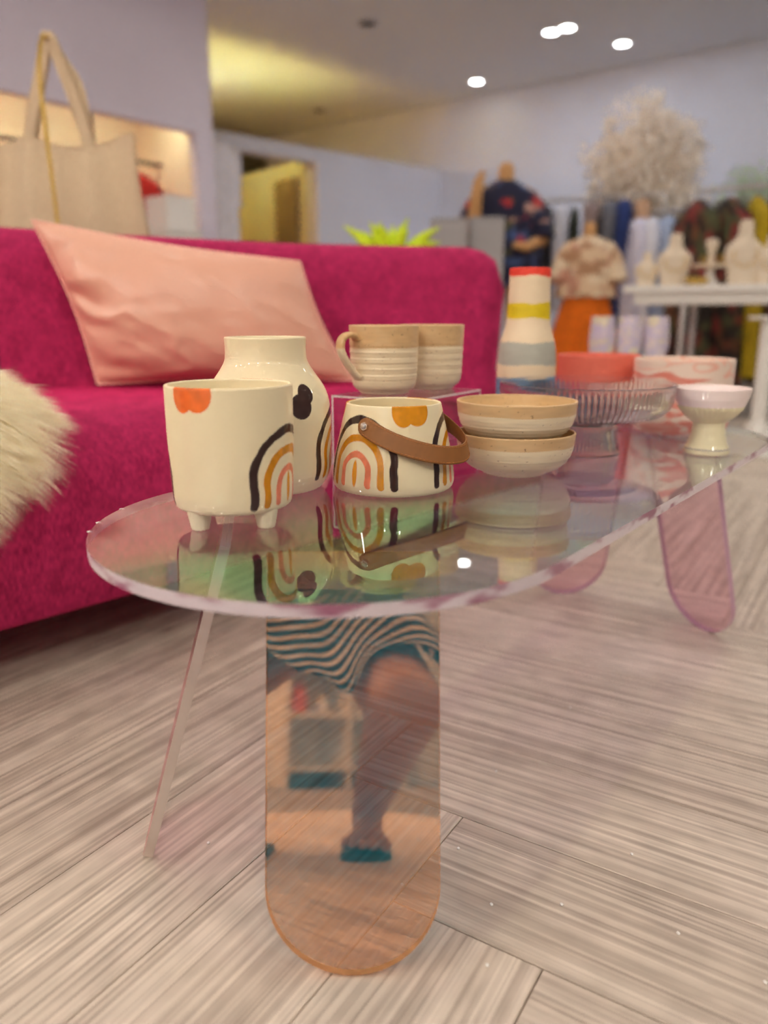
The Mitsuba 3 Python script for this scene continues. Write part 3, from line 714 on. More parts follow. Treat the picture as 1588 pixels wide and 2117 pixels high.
def hair_strands(n, seed, length=.060):
    g = np.random.default_rng(seed)
    a, r = g.random(n) * 2 * PI, np.sqrt(g.random(n)) * .985
    fe = fleece_edge(a)
    s, t = SC + SA * r * np.cos(a) * fe, TC + TA * r * np.sin(a) * fe
    p, nn = sofa_skin(s, t)
    p = p + nn * (.003 + .092 * np.sqrt(np.clip(1 - r ** 2, 0, 1)))[:, None]
    s2, t2 = SC + (s - SC) * 1.06 + .004, t + (t - TC) * .06 + .01
    out = sofa_skin(s2, t2)[0] - sofa_skin(s, t)[0]
    cl_ = meshkit.fbm(np.stack([s * 22, t * 22, s * 0], -1), 2, 5) - .5
    cl2 = meshkit.fbm(np.stack([s * 22, t * 22, s * 0 + 4], -1), 2, 8) - .5
    tang = np.cross(nn, out); tang /= np.linalg.norm(tang, axis=1, keepdims=True) + 1e-9
    out /= np.linalg.norm(out, axis=1, keepdims=True) + 1e-9
    d = out * (.55 + .65 * r[:, None]) + nn * (.75 - .35 * r[:, None]) + tang * (cl_ * 2.2)[:, None] + g.normal(0, .13, (n, 3)) + np.array([0, 0, -.12])
    d /= np.linalg.norm(d, axis=1, keepdims=True)
    L = length * (.65 + .6 * g.random(n) + .5 * cl2)
    sag = np.array([0, 0, -.35]) + out * .3
    wd = np.cross(d, g.normal(0, 1, (n, 3))); wd /= np.linalg.norm(wd, axis=1, keepdims=True)
    q = [p + d * (L * f_)[:, None] + sag * (L * f_ * f_ * .55)[:, None] for f_ in (0, .4, .75, 1.)]
    w0 = .00062
    V = np.stack([q[0] - wd * w0, q[0] + wd * w0, q[1] - wd * w0 * .9, q[1] + wd * w0 * .9, q[2] - wd * w0 * .6, q[2] + wd * w0 * .6, q[3]], 1)
    F = np.array([[0, 1, 3], [0, 3, 2], [2, 3, 5], [2, 5, 4], [4, 5, 6]])
    tone = (.86 + .2 * g.random(n))
    colr = lin(255, 247, 226)[None] * tone[:, None]
    colr = np.repeat(colr[:, None], 7, 1) * np.array([.92, .92, 1., 1., 1.03, 1.03, 1.05])[None, :, None]
    return trimesh.Trimesh(V.reshape(-1, 3), (F[None] + (np.arange(n) * 7)[:, None, None]).reshape(-1, 3), process=False), np.clip(colr.reshape(-1, 3), 0, 1)
m, c = hair_strands(75000, 3)
scene['mat_fleece'] = {'type': 'principledthin', 'base_color': VC, 'roughness': .8, 'diff_trans': .5, 'spec_trans': 0., 'eta': 1.3}
scene[k + '__fleece'] = mikit.ply(m, 'mat_fleece', smooth=False, color=c); labels[k + '__fleece'] = {'label': 'long cream wool', 'kind': 'stuff'}

# canvas tote on a brass stand behind the sofa
bx, by = -.945, 2.44
k = thing('display_stand', 'thin brass stand holding the canvas tote behind the sofa', 'display stand')
put(k, 'base', lathe([(0, 0), (.14, 0), (.14, .008), (.02, .014), (0, .014)], 40) if False else move(lathe([(0, 0), (.14, 0), (.14, .008), (.02, .014), (0, .014)], 40), [bx + .02, by - .098, 0]), 'mat_brass', 40)
put(k, 'pole', tube(spline([(bx + .02, by - .098, .012), (bx + .018, by - .098, .7), (bx + .004, by - .094, 1.12), (bx - .003, by - .060, 1.33), (bx - .002, by - .025, 1.372), (bx, by + .012, 1.372), (bx, by + .03, 1.382)], 40), .006, 8), 'mat_brass', True)
k = thing('tote_bag', 'large beige canvas tote bag with long handles, hanging behind the sofa', 'tote bag')
nu, nv = 120, 40
u, v = np.meshgrid(np.linspace(0, 2 * PI, nu, endpoint=False), np.linspace(0, 1, nv), indexing='ij')
cx = np.sign(np.cos(u)) * np.abs(np.cos(u)) ** .45; sy = np.sign(np.sin(u)) * np.abs(np.sin(u)) ** .8
fold = .018 * np.sin(cx * 9 + v * 2.) * np.exp(-((v - .8) * 1.2) ** 2) + .02 * (meshkit.fbm(np.stack([cx * 4, v * 1.6, sy], -1), 3, 6) - .5)
hwid = .245 - .012 * v + .012 * np.sin(v * 5)
sagz = .012 * np.sin(cx * 5) * (v > .9) + .035 * np.abs(cx) ** 2 * 0
V = np.stack([bx + .005 + cx * hwid, by + sy * (.05 * np.sin(PI * np.clip(v, .08, .97)) + .006) + fold, .55 + .56 * v - sagz - .018 * (1 - np.abs(cx)) * v], -1)
bagf = np.vstack([grid_faces(nu, nv), np.array([[[(nu - 1) * nv + j, j, j + 1], [(nu - 1) * nv + j, j + 1, (nu - 1) * nv + j + 1]] for j in range(nv - 1)]).reshape(-1, 3)])
put(k, 'body', cat((V.reshape(-1, 3), bagf)), 'mat_canvas', True)
for sy_ in (-1, 1):
    top_ = [bx + .0, by + .004 * sy_ + .004, 1.368]
    L_ = [[bx - .088, by + sy_ * .012, 1.06], [bx - .075, by + sy_ * .012, 1.13], [bx - .035, by + sy_ * .01, 1.27], [bx - .012, by + sy_ * .008, 1.352], [bx - .001, by + sy_ * .007, 1.380], [bx + .012, by + sy_ * .008, 1.352], [bx + .050 + .01 * sy_, by + sy_ * .01, 1.27], [bx + .082, by + sy_ * .012, 1.13], [bx + .094, by + sy_ * .012, 1.06]]
    cp = spline(L_, 50); tg_ = np.gradient(cp, axis=0); tg_ /= np.linalg.norm(tg_, axis=1, keepdims=True)
    yv = np.array([0, 1., 0]); sd = np.cross(tg_, yv); sd /= np.linalg.norm(sd, axis=1, keepdims=True)
    cr = [(-.015, -.0012), (.015, -.0012), (.015, .0012), (-.015, .0012)]
    V = np.stack([cp + sd * a + yv * b for a, b in cr], 1)
    put(k, 'handle', trimesh.Trimesh(V.reshape(-1, 3), np.vstack([grid_faces(50, 4, True)]), process=False), 'mat_canvas', 30)

# ------------------------------------------------------------------ the shop behind
def fnoise_color(base, spots, seed, sc=14, thr=.56):
    """cloth colours: a ground with printed flowers in several colours"""
    def f(v):
        c = np.ones((len(v), 3)) * np.asarray(base)
        for i, s in enumerate(spots):
            n_ = meshkit.fbm(v * sc + i * 13.7, 2, seed + i)
            t = np.clip((n_ - thr) * 22, 0, 1)[:, None]
            c = c * (1 - t) + np.asarray(s) * t
        return np.clip(c, 0, 1)
    return f
def plain(c, var=.12, seed=1):
    return lambda v: np.clip(np.asarray(c) * (1 - var / 2 + var * meshkit.fbm(v * 20, 2, seed))[:, None], 0, 1)
def garment(parent, name, at, rz, w, h, d, colr, seed=0, sleeve=True, waist=.9, mat_='mat_cloth', flare=1.1):
    """hanging garment: shoulders at the top, folds running down; w along local x, origin at the hook"""
    g = np.random.default_rng(seed)
    nu, nv = 56, 26
    u, v = np.meshgrid(np.linspace(0, 2 * PI, nu, endpoint=False), np.linspace(0, 1, nv), indexing='ij')
    wid = np.interp(v, [0, .02, .10, .35, .6, 1], [.16, .3, .92, waist, waist, flare]) * w / 2
    dep = np.interp(v, [0, .05, .3, 1], [.25, .6, .9, 1.]) * d / 2
    fo = 1 + .30 * np.sin(u * 7 + g.random() * 6 + v * 1.5) * np.clip(v * 1.4, 0, 1) * .5 + .2 * np.sin(u * 4 + g.random() * 6) * v * .5
    x_, y_ = np.cos(u) * wid, np.sin(u) * dep * fo
    z_ = -.055 - v * h + .01 * np.sin(u * 5 + seed) * v
    V = np.stack([x_, y_, z_], -1).reshape(-1, 3)
    wf = np.array([[[(nu - 1) * nv + j, j, j + 1], [(nu - 1) * nv + j, j + 1, (nu - 1) * nv + j + 1]] for j in range(nv - 1)]).reshape(-1, 3)
    parts = [(V, np.vstack([grid_faces(nu, nv), wf]))]
    if sleeve:
        for s in (-1, 1):
            sl = tube(spline([(s * w * .40, 0, -.085), (s * w * .50, .0, -.16), (s * w * .53, .01, -.33), (s * w * .52, .0, -.50 * min(1, h / .7))], 14), np.linspace(.055, .04, 14) * (d / .09 if d < .09 else 1), 10)
            parts.append((np.array(sl.vertices), np.array(sl.faces)))
    m = cat(*parts); c = colr(np.array(m.vertices) + seed * 3.1)
    M = rot([0, 0, 1], rz); m.apply_transform(M); m.apply_translation(at)
    return put(parent, name, m, mat_, True, color=c)
def hanger(parent, at, rz, w, rod=.012):
    hk = tube(spline([(0, 0, -.05), (0, 0, -.012), (.012, 0, .002), (.0, 0, .018), (-.012, 0, .006)], 14), .002, 6)
    br = tube([(-w * .42, 0, -.09), (0, 0, -.052), (w * .42, 0, -.09)], .006, 6)
    m = cat(hk, br); m.apply_transform(rot([0, 0, 1], rz)); m.apply_translation(at)
    return put(parent, 'hanger', m, 'mat_chrome', True)
def hung(name, label, cat_, at, rz, w, h, d, colr, seed, group=None, **k):
    t = thing(name, label, cat_, group)
    garment(t, 'cloth', at, rz, w, h, d, colr, seed, **k); hanger(t, at, rz, w)
    return t
FLORAL = fnoise_color(lin(34, 28, 26), [lin(96, 62, 40), lin(70, 74, 48), lin(120, 44, 44)], 4, 16, .57)

# niche rail and clothes
NR0, NR1 = R(NA0 + .01, WN + .36, 1.60), R(NA1 - .016, WN + .36, 1.60)
k = thing('clothes_rail', 'dark rail across the lit niche behind the tote bag', 'clothes rail')
put(k, 'rod', cyl(NR0, NR1, .011, n=10), 'mat_black', True)
for q in (NR0 + AX * .5, NR1 - AX * .5):
    put(k, 'bracket', cyl(q + [0, 0, .01], q + [0, 0, 1.96 - 1.60 - .002], .007, n=8), 'mat_black', True)
nich = [('pale yellow blouse at the far left of the lit niche', (230, 214, 130), .55, .60), ('cream shirt beside the yellow blouse in the lit niche', (226, 210, 190), .78, .62), ('beige knit top in the middle of the lit niche', (204, 176, 140), 1.02, .6), ('pink blouse behind the tote bag in the lit niche', (222, 150, 130), 1.30, .62), ('white shirt behind the tote bag in the lit niche', (232, 226, 216), 1.62, .62)]
for i, (lab, c, a, h) in enumerate(nich):
    hung('shirt', lab, 'shirt', NR0 + AX * a - [0, 0, .018], 52 + 90 + 24, .42, h, .10, plain(lin(*c)), 30 + i, 'tops on the niche rail')
# red garment shown to the right of the tote, from x -1.52 to -1.42
t_at = NR0 + AX * 2.41 - [0, 0, .018]
hung('dress', 'deep red dress hanging in the niche just right of the tote bag', 'dress', t_at, 52 + 90 + 20, .40, .95, .14, plain(lin(128, 12, 18)), 44, sleeve=False)
k = thing('display_box', 'pale grey box on a white pedestal in front of the niche edge', 'box')
put(k, 'body', rbox(.21, .21, .17, .006, (-1.275, 4.93, 1.113), 52), 'mat_white', False)
put(k, 'lid', rbox(.218, .218, .03, .006, (-1.275, 4.93, 1.268), 52), 'mat_white', False)
k = thing('pedestal', 'slim white pedestal carrying the pale grey box by the niche', 'pedestal')
put(k, 'column', rbox(.24, .24, 1.09, .006, (-1.275, 4.93, .001), 52), 'mat_white', False)
put(k, 'cap', rbox(.26, .26, .02, .004, (-1.275, 4.93, 1.0915), 52), 'mat_white', False)

# white garment by the partition opening
gq = Q1 - qd * .02 - qn * .16
k = thing('coat_hook', 'small metal hook on the partition header above the white garment', 'hook')
put(k, 'plate', move(trimesh.creation.cylinder(.018, .006, sections=16), [0, 0, 0]).apply_transform(trimesh.geometry.align_vectors([0, 0, 1], qn)).apply_translation(gq + qn * .156 + [0, 0, 1.945]), 'mat_chrome')
put(k, 'arm', tube(spline([gq + qn * .155 + [0, 0, 1.945], gq + qn * .05 + [0, 0, 1.935], gq - qn * .005 + [0, 0, 1.945], gq - qn * .012 + [0, 0, 1.965]], 14), .005, 8), 'mat_chrome', True)
hung('robe', 'white garment hanging at the left of the fitting-room opening', 'robe', gq + [0, 0, 1.945], 70, .34, .72, .15, plain(lin(222, 220, 226), .2), 51, sleeve=True, flare=.9)

# pedestal with a bright spiky plant
px_, py_ = .025, 3.22
k = thing('plinth', 'white plinth behind the sofa under the neon yellow plant', 'plinth')
put(k, 'column', rbox(.34, .26, .70, .006, (px_, py_, .001), 0), 'mat_white', False)
put(k, 'cap', rbox(.36, .28, .02, .004, (px_, py_, .702), 0), 'mat_white', False)
k = thing('neon_plant', 'neon yellow spiky plant peeking above the sofa back', 'plant')
put(k, 'pot', move(lathe(vessel([(.05, 0), (.07, .09)], .005, .008), 32), [px_, py_, .7225]), 'mat_white_gloss', 40)
g = np.random.default_rng(5)
for i in range(26):
    a = g.random() * 2 * PI; sp_ = .04 + .14 * g.random(); hh = .10 + .115 * g.random() * (1 - .3 * sp_ / .18)
    p0 = np.array([px_ + .03 * math.cos(a), py_ + .02 * math.sin(a), .79])
    p1 = p0 + [sp_ * math.cos(a), .5 * sp_ * math.sin(a), hh]
    mid = (p0 + p1) / 2 + [0, 0, .03]
    put(k, 'leaf', tube(spline([p0, mid, p1], 8), np.array([.010, .020, .025, .026, .023, .017, .010, .001]), 6), 'mat_neon', True)

# two grey plinths
for x0, y0, hh, lab in ((.345, 4.4, 1.10, 'left grey plinth behind the right end of the sofa back'), (.557, 4.50, 1.118, 'right grey plinth in front of the mannequin in the dark floral shirt')):
    k = thing('plinth', lab, 'plinth', 'grey plinths behind the sofa')
    put(k, 'column', rbox(.182, .182, hh, .003, (x0, y0, .001)), 'mat_grey_plinth', False)
    put(k, 'cap', rbox(.186, .186, .012, .003, (x0, y0, hh + .0015)), 'mat_grey_plinth', False)

def body_mesh(bones, pitch=.018, smooth=12):
    """one skin over capsules given as (p, rp, q, rq)"""
    parts = []
    for p, rp, q, rq in bones:
        a = m3.Manifold.sphere(rp, 20).translate(tuple(map(float, p))); b = m3.Manifold.sphere(rq, 20).translate(tuple(map(float, q)))
        parts.append(m3.Manifold.batch_hull([a, b]))
    u_ = m3.Manifold.batch_boolean(parts, m3.OpType.Add).refine_to_length(pitch)
    mm = u_.to_mesh(); t = trimesh.Trimesh(mm.vert_properties[:, :3], mm.tri_verts, process=True)
    trimesh.smoothing.filter_taubin(t, .5, .52, smooth)
    return t
def mannequin(label, at, rz, shirt, shirt_col, raised=False, skirt=None, scale=1., lab_s=None, seed=0):
    k = thing('mannequin', label, 'mannequin')
    Z = 1.0
    b = [((-.07, 0, .98), .10, (.07, 0, .98), .10), ((-.06, 0, 1.10), .085, (.06, 0, 1.10), .085), ((-.08, 0, 1.25), .085, (.08, 0, 1.25), .085), ((-.10, 0, 1.34), .07, (.10, 0, 1.34), .07), ((-.06, 0, .98), .1, (-.05, 0, 1.12), .085), ((.06, 0, .98), .1, (.05, 0, 1.12), .085),
         ((-.05, 0, 1.1), .085, (-.08, 0, 1.26), .085), ((.05, 0, 1.1), .085, (.08, 0, 1.26), .085), ((-.08, 0, 1.25), .085, (-.12, 0, 1.35), .06), ((.08, 0, 1.25), .085, (.12, 0, 1.35), .06), ((0, 0, 1.33), .075, (0, 0, 1.42), .05), ((0, 0, 1.40), .05, (0, -.01, 1.50), .046)]
    if raised:
        b += [((-.15, 0, 1.34), .052, (-.215, -.06, 1.12), .042), ((-.215, -.06, 1.12), .044, (-.215, -.13, 1.32), .036), ((-.215, -.13, 1.32), .036, (-.205, -.14, 1.40), .032), ((-.205, -.14, 1.40), .030, (-.185, -.145, 1.455), .016),
              ((.15, 0, 1.34), .052, (.24, -.02, 1.09), .042), ((.24, -.02, 1.09), .040, (.10, -.16, 1.03), .028), ((.10, -.16, 1.03), .026, (.03, -.18, 1.04), .02)]
    else:
        b += [((-.15, 0, 1.34), .052, (-.22, .0, 1.10), .040), ((.15, 0, 1.34), .052, (.22, .0, 1.10), .040)]
    b += [((-.09, 0, .95), .085, (-.09, 0, .50), .055), ((-.09, 0, .50), .055, (-.09, .02, .09), .035), ((.09, 0, .95), .085, (.09, 0, .50), .055), ((.09, 0, .50), .055, (.09, .02, .09), .035), ((-.09, .02, .06), .035, (-.095, -.12, .03), .025), ((.09, .02, .06), .035, (.095, -.12, .03), .025)]
    M = rot([0, 0, 1], rz) @ np.diag([scale, scale, scale, 1.]); M[:3, 3] = at
    m = body_mesh(b, .03, 8); m.apply_transform(M)
    put(k, 'body', m, 'mat_skin_form', True)
    bs_ = cyl([0, 0, 0], [0, 0, .012], .17, n=36); bs_ = cat(bs_, cyl([0, .03, .01], [0, .03, .6], .012))
    bs_.apply_transform(M); put(k, 'base', bs_, 'mat_white')
    # shirt: loose shell round the trunk and the upper arms
    nu, nv = 64, 30
    u, v = np.meshgrid(np.linspace(0, 2 * PI, nu, endpoint=False), np.linspace(0, 1, nv), indexing='ij')
    zz = np.interp(v, [0, 1], shirt)
    wd = np.interp(zz, [.80, 1.0, 1.12, 1.28, 1.36, 1.40, 1.435], [.25, .235, .215, .225, .205, .13, .062])
    dp = np.interp(zz, [.80, 1.0, 1.12, 1.28, 1.36, 1.40, 1.435], [.17, .155, .14, .13, .105, .085, .06])
    fo = 1 + .05 * np.sin(u * 9 + seed + zz * 8) * np.clip((1.38 - zz) * 4, 0, 1)
    V = np.stack([np.cos(u) * wd * fo, np.sin(u) * dp * fo - .0, zz], -1).reshape(-1, 3)
    wf = np.array([[[(nu - 1) * nv + j, j, j + 1], [(nu - 1) * nv + j, j + 1, (nu - 1) * nv + j + 1]] for j in range(nv - 1)]).reshape(-1, 3)
    ps = [(V, np.vstack([grid_faces(nu, nv), wf]))]
    for s in (-1, 1):
        ex, ez = (.225, 1.14) if not raised else (.235, 1.15)
        sl = tube(spline([(s * .13, 0, 1.345), (s * .18, -.005, 1.28), (s * ex, -.02, ez), (s * (ex + .012), -.03, ez - .06)], 16), np.array([.07] * 4 + [.075] * 8 + [.08] * 4), 14)
        ps.append((np.array(sl.vertices), np.array(sl.faces)))
    m = cat(*ps); c = shirt_col(np.array(m.vertices)); m.apply_transform(M)
    put(k, 'blouse', m, 'mat_cloth', True, lab_s, color=c)
    if skirt:
        u, v = np.meshgrid(np.linspace(0, 2 * PI, 96, endpoint=False), np.linspace(0, 1, 24), indexing='ij')
        zz = 1.01 - v * .95
        rr = (.165 + .24 * v) * (1 + .10 * np.sin(u * 13 + seed) * np.clip(v * 2, 0, 1) + .04 * np.sin(u * 7) * v)
        V = np.stack([np.cos(u) * rr, np.sin(u) * rr * .72, zz], -1).reshape(-1, 3)
        wf = np.array([[[95 * 24 + j, j, j + 1], [95 * 24 + j, j + 1, 95 * 24 + j + 1]] for j in range(23)]).reshape(-1, 3)
        m = trimesh.Trimesh(V, np.vstack([grid_faces(96, 24), wf]), process=False); c = skirt[0](V); m.apply_transform(M)
        put(k, 'skirt', m, 'mat_cloth', True, skirt[1], color=c)
    return k
DARKF = fnoise_color(lin(26, 28, 54), [lin(70, 70, 40), lin(60, 82, 128), lin(190, 150, 140), lin(176, 42, 44)], 21, 13, .655)
mannequin('headless mannequin in a dark navy floral shirt with one hand raised, beside the grey plinths', (.765, 5.22, .001), 6, (.80, 1.435), DARKF, True, None, 1.0, 'dark navy floral shirt', 2)
BEIGE = fnoise_color(lin(214, 186, 156), [lin(190, 140, 120), lin(226, 206, 180), lin(170, 130, 100)], 33, 9, .58)
mannequin('headless mannequin in a beige floral blouse and orange skirt, behind the striped bottle', (1.245, 4.95, .001), -6, (.96, 1.435), BEIGE, False, (plain(lin(216, 104, 8), .5, 3), 'long bright orange skirt'), .755, 'sheer beige floral blouse', 5)

# clothes racks with garments
def rack(label, p, q, h, garments, group, sd):
    k = thing('clothes_rack', label, 'clothes rack')
    p, q = np.array([*p, 0.]), np.array([*q, 0.]); d = (q - p) / np.linalg.norm(q - p); nn = np.array([-d[1], d[0], 0])
    ang = math.degrees(math.atan2(d[1], d[0]))
    for e in (p, q):
        put(k, 'post', cyl(e + [0, 0, .03], e + [0, 0, h], .016, n=12), 'mat_steel', True)
        put(k, 'foot', tube([e - nn * .25 + [0, 0, .017], e + nn * .25 + [0, 0, .017]], .016, 10), 'mat_steel', True)
    put(k, 'rail', cyl(p + [0, 0, h], q + [0, 0, h], .015, n=12), 'mat_steel', True)
    put(k, 'lower_rail', cyl(p + [0, 0, .12], q + [0, 0, .12], .010, n=10), 'mat_steel', True)
    for i, (s, name, lab, c, w, hh, dd, tw) in enumerate(garments):
        t = thing(name, lab, name, group)
        at = p + d * s + [0, 0, h - .002]
        garment(t, 'cloth', at, ang + 90 + tw, w, hh, dd, c, sd + i, sleeve=name in ('shirt', 'jacket')); hanger(t, at, ang + 90 + tw, w)
rack('steel clothes rack behind the mannequin in the orange skirt', (1.10, 6.05), (1.92, 5.65), 1.43, [
    (.06, 'shirt', 'black shirt at the left end of the rack behind the orange-skirt mannequin', plain(lin(36, 34, 38)), .42, .72, .09, 20),
    (.17, 'shirt', 'white shirt with black trim beside the left post of the rear rack', plain(lin(196, 200, 214)), .42, .72, .09, 24),
    (.30, 'dress', 'dark green dress on the rear rack behind the blouse mannequin', plain(lin(44, 52, 40)), .42, .95, .1, 15),
    (.42, 'shirt', 'taupe shirt on the rear rack right of the mannequin neck', plain(lin(128, 110, 108)), .42, .72, .1, 12),
    (.53, 'jacket', 'grey jacket on the rear rack left of the navy one', plain(lin(92, 94, 104)), .44, .80, .1, 16),
    (.63, 'jacket', 'navy blue jacket on the rear rack', plain(lin(28, 46, 100)), .44, .85, .09, 14),
    (.74, 'shirt', 'tan shirt at the right end of the rear rack', plain(lin(176, 140, 112)), .42, .8, .09, 18)], 'clothes on the rear rack', 60)
rack('steel clothes rack behind the jewellery busts', (1.90, 5.08), (3.15, 4.35), 1.36, [
    (.03, 'dress', 'dark floral dress at the left end of the rack behind the jewellery busts', FLORAL, .42, 1.10, .17, 52),
    (.21, 'dress', 'second dark floral dress, right of the rack post behind the busts', FLORAL, .44, 1.12, .17, 48),
    (.36, 'dress', 'mustard yellow dress on the rack behind the tallest bust', plain(lin(172, 148, 20), .4), .40, 1.05, .12, 30),
    (.47, 'dress', 'brown dress on the rack beside the mustard one', plain(lin(84, 56, 42), .3), .40, 1.08, .12, 30),
    (.60, 'shirt', 'tan patterned shirt on the rack at the right photo edge', plain(lin(190, 140, 96), .3), .42, .8, .12, 24),
    (.74, 'dress', 'blue grey dress on the rack at the right photo edge', plain(lin(140, 156, 190), .2), .42, 1.15, .12, 24),
    (.90, 'dress', 'black dress on the rack beyond the right photo edge', plain(lin(30, 28, 30), .2), .42, 1.1, .12, 24)], 'clothes on the rack behind the busts', 80)
rack('low steel rack with pale shirts left of the jewellery busts', (1.62, 5.66), (2.10, 5.36), 1.30, [
    (.05, 'shirt', 'pale lilac shirt at the left end of the low rack', plain(lin(206, 204, 224), .1), .44, .78, .10, 40),
    (.15, 'shirt', 'white shirt in the middle of the low rack', plain(lin(216, 218, 232), .1), .44, .78, .10, 36),
    (.26, 'shirt', 'pale blue shirt at the right end of the low rack', plain(lin(160, 176, 206), .1), .44, .95, .10, 34)], 'pale shirts on the low rack', 95)

# jewellery table with busts
k = thing('display_table', 'long white display table with slim legs carrying the jewellery busts', 'table')
tp = np.array([1.37, 4.42]); td = np.array([.88, -.475]); td /= np.linalg.norm(td); tn = np.array([-td[1], td[0]])
put(k, 'tabletop', frame_box([*(tp - tn * .26), .735], [*td, 0], 1.55, [*tn, 0], .52, .032), 'mat_white', False)
put(k, 'apron', frame_box([*(tp - tn * .22 + td * .05), .675], [*td, 0], 1.45, [*tn, 0], .44, .06), 'mat_white', False)
for a, b in ((.30, -.22), (1.45, -.22), (.30, .20), (1.45, .20)):
    e = tp + td * a + tn * b
    put(k, 'leg', cyl([*e, .676], [*e, .0], .019, .016, 14), 'mat_steel', True)
def bust(lab, x, y, h, w):
    t = thing('jewellery_bust', lab, 'jewellery bust', 'cream jewellery busts on the white table')
    pr = np.array([(.34, 0), (.36, .02), (.40, .2), (.50, .48), (.48, .58), (.30, .68), (.20, .75), (.185, .9), (.17, .97), (.10, 1.0), (0, 1.0)])
    zz = np.interp(np.linspace(0, 1, 40), np.linspace(0, 1, 11), pr[:, 1]); rr = np.interp(np.linspace(0, 1, 40), np.linspace(0, 1, 11), pr[:, 0])
    m = lathe(np.vstack([[(0, 0)], np.stack([rr * w, zz * h], 1)]), 32); m.apply_scale([1, .5, 1])
    put(t, 'form', move(m, [x, y, .7675], -14), 'mat_cream_bust', 60)
    ch = [(math.sin(a) * w * .30, -w * (.17 + .03 * math.cos(a)), h * (.60 - .16 * (1 + math.cos(a)))) for a in np.linspace(-2.3, 2.3, 26)]
    put(t, 'necklace', move(tube(ch, .0022, 6), [x, y - .01, .7675], -14), 'mat_brass', True)
bust('smallest cream jewellery bust at the left end of the white table', 1.395, 4.30, .175, .125)
bust('medium cream jewellery bust, second from the left on the white table', 1.525, 4.26, .265, .175)
bust('tallest cream jewellery bust on the white table near the right photo edge', 1.815, 4.10, .315, .185)
bust('cream jewellery bust at the right photo edge on the white table', 1.945, 4.06, .245, .19)
k = thing('jewellery_tray_stand', 'white tiered jewellery stand between the medium and tallest busts', 'jewellery stand')
put(k, 'base', move(lathe([(0, 0), (.05, 0), (.045, .012), (.022, .05), (.018, .09), (0, .09)], 32), [1.675, 4.16, .7675]), 'mat_white_gloss', 40)
put(k, 'tray', move(lathe([(0, .088), (.085, .092), (.09, .10), (.085, .104), (0, .102)], 36), [1.675, 4.16, .7675]), 'mat_cream_bust', 40)
put(k, 'stem', move(lathe([(0, .10), (.018, .102), (.016, .16), (.03, .19), (.032, .215), (.02, .228), (0, .23)], 24), [1.675, 4.16, .7675]), 'mat_cream_bust', 40)
for s in (-1, 1):
    put(k, 'earring', move(tube([(math.cos(a) * .014, 0, math.sin(a) * .020) for a in np.linspace(0, 2 * PI, 20)], .004, 6, False), [1.675 + s * .045, 4.14, .7675 + .125]), 'mat_brass', True)
k = thing('jewellery_dish', 'small brass dish on the white table before the medium bust', 'dish')
put(k, 'bowl', move(lathe(vessel([(.03, 0), (.055, .02), (.06, .035)], .004, .006), 28), [1.60, 4.13, .7675]), 'mat_brass', 40)

# dried branches in tall vases against the back wall
def branches(label, at, hv, col_, n, hgt, spread, lean, sd):
    k = thing('dried_branches', label, 'dried plant arrangement')
    put(k, 'vase', move(lathe(vessel(rounded([(.11, 0), (.15, .1), (.14, hv * .6), (.07, hv * .9), (.08, hv)], .05), .008, .02), 40), at), 'mat_white', 40)
    g = np.random.default_rng(sd)
    b0 = np.array([at[0], at[1], at[2] + hv - .05])
    stems, tips = [], []
    for i in range(n):
        a = g.random() * 2 * PI; r = spread * math.sqrt(g.random())
        e = b0 + np.array([r * math.cos(a) + lean[0], r * math.sin(a) * .7 + lean[1], hgt * (.45 + .55 * g.random()) * (1 - .25 * (r / spread) ** 2)])
        md = b0 * .45 + e * .55 + np.array([0, 0, hgt * .08])
        cp = spline([b0 + g.normal(0, .012, 3), md, e], 10)
        stems.append(tube(cp, np.linspace(.004, .0015, 10), 4, False))
        for q in cp[4:]:
            for _ in range(11):
                tips.append((q + g.normal(0, .035, 3), g.normal(0, 1, 3)))
    put(k, 'stem', cat(*stems), mat('twig', lin(168, 140, 112), .8), True); labels[list(scene)[-1]] = {'kind': 'stuff'}
    V, F = [], []
    for c_, d_ in tips:
        d_ = d_ / np.linalg.norm(d_); e = np.cross(d_, [.3, .5, .8]); e /= np.linalg.norm(e) + 1e-9
        s = .010 + .012 * g.random(); j = len(V)
        V += [c_ - d_ * s * 1.6, c_ + e * s, c_ + d_ * s * 1.6, c_ - e * s, c_ + np.cross(d_, e) * s * .5, c_ - np.cross(d_, e) * s * .5]
        F += [(j, j + 1, j + 4), (j + 1, j + 2, j + 4), (j + 2, j + 3, j + 4), (j + 3, j, j + 4), (j + 1, j, j + 5), (j + 2, j + 1, j + 5), (j + 3, j + 2, j + 5), (j, j + 3, j + 5)]
    key = put(k, 'blossom', trimesh.Trimesh(np.array(V), np.array(F), process=False), col_, False); labels[key] = {'kind': 'stuff'}
mat('pampas', lin(246, 238, 228), .9); mat('pale_green', lin(192, 206, 190), .9)
branches('large cream dried branches spreading against the back wall, upper right', (1.98, 5.96, .001), .95, 'mat_pampas', 140, 1.26, .44, (-.10, 0), 3)
branches('pale green dried branches at the right photo edge', (2.52, 5.25, .001), .90, 'mat_pale_green', 70, .72, .36, (-.08, 0), 9)

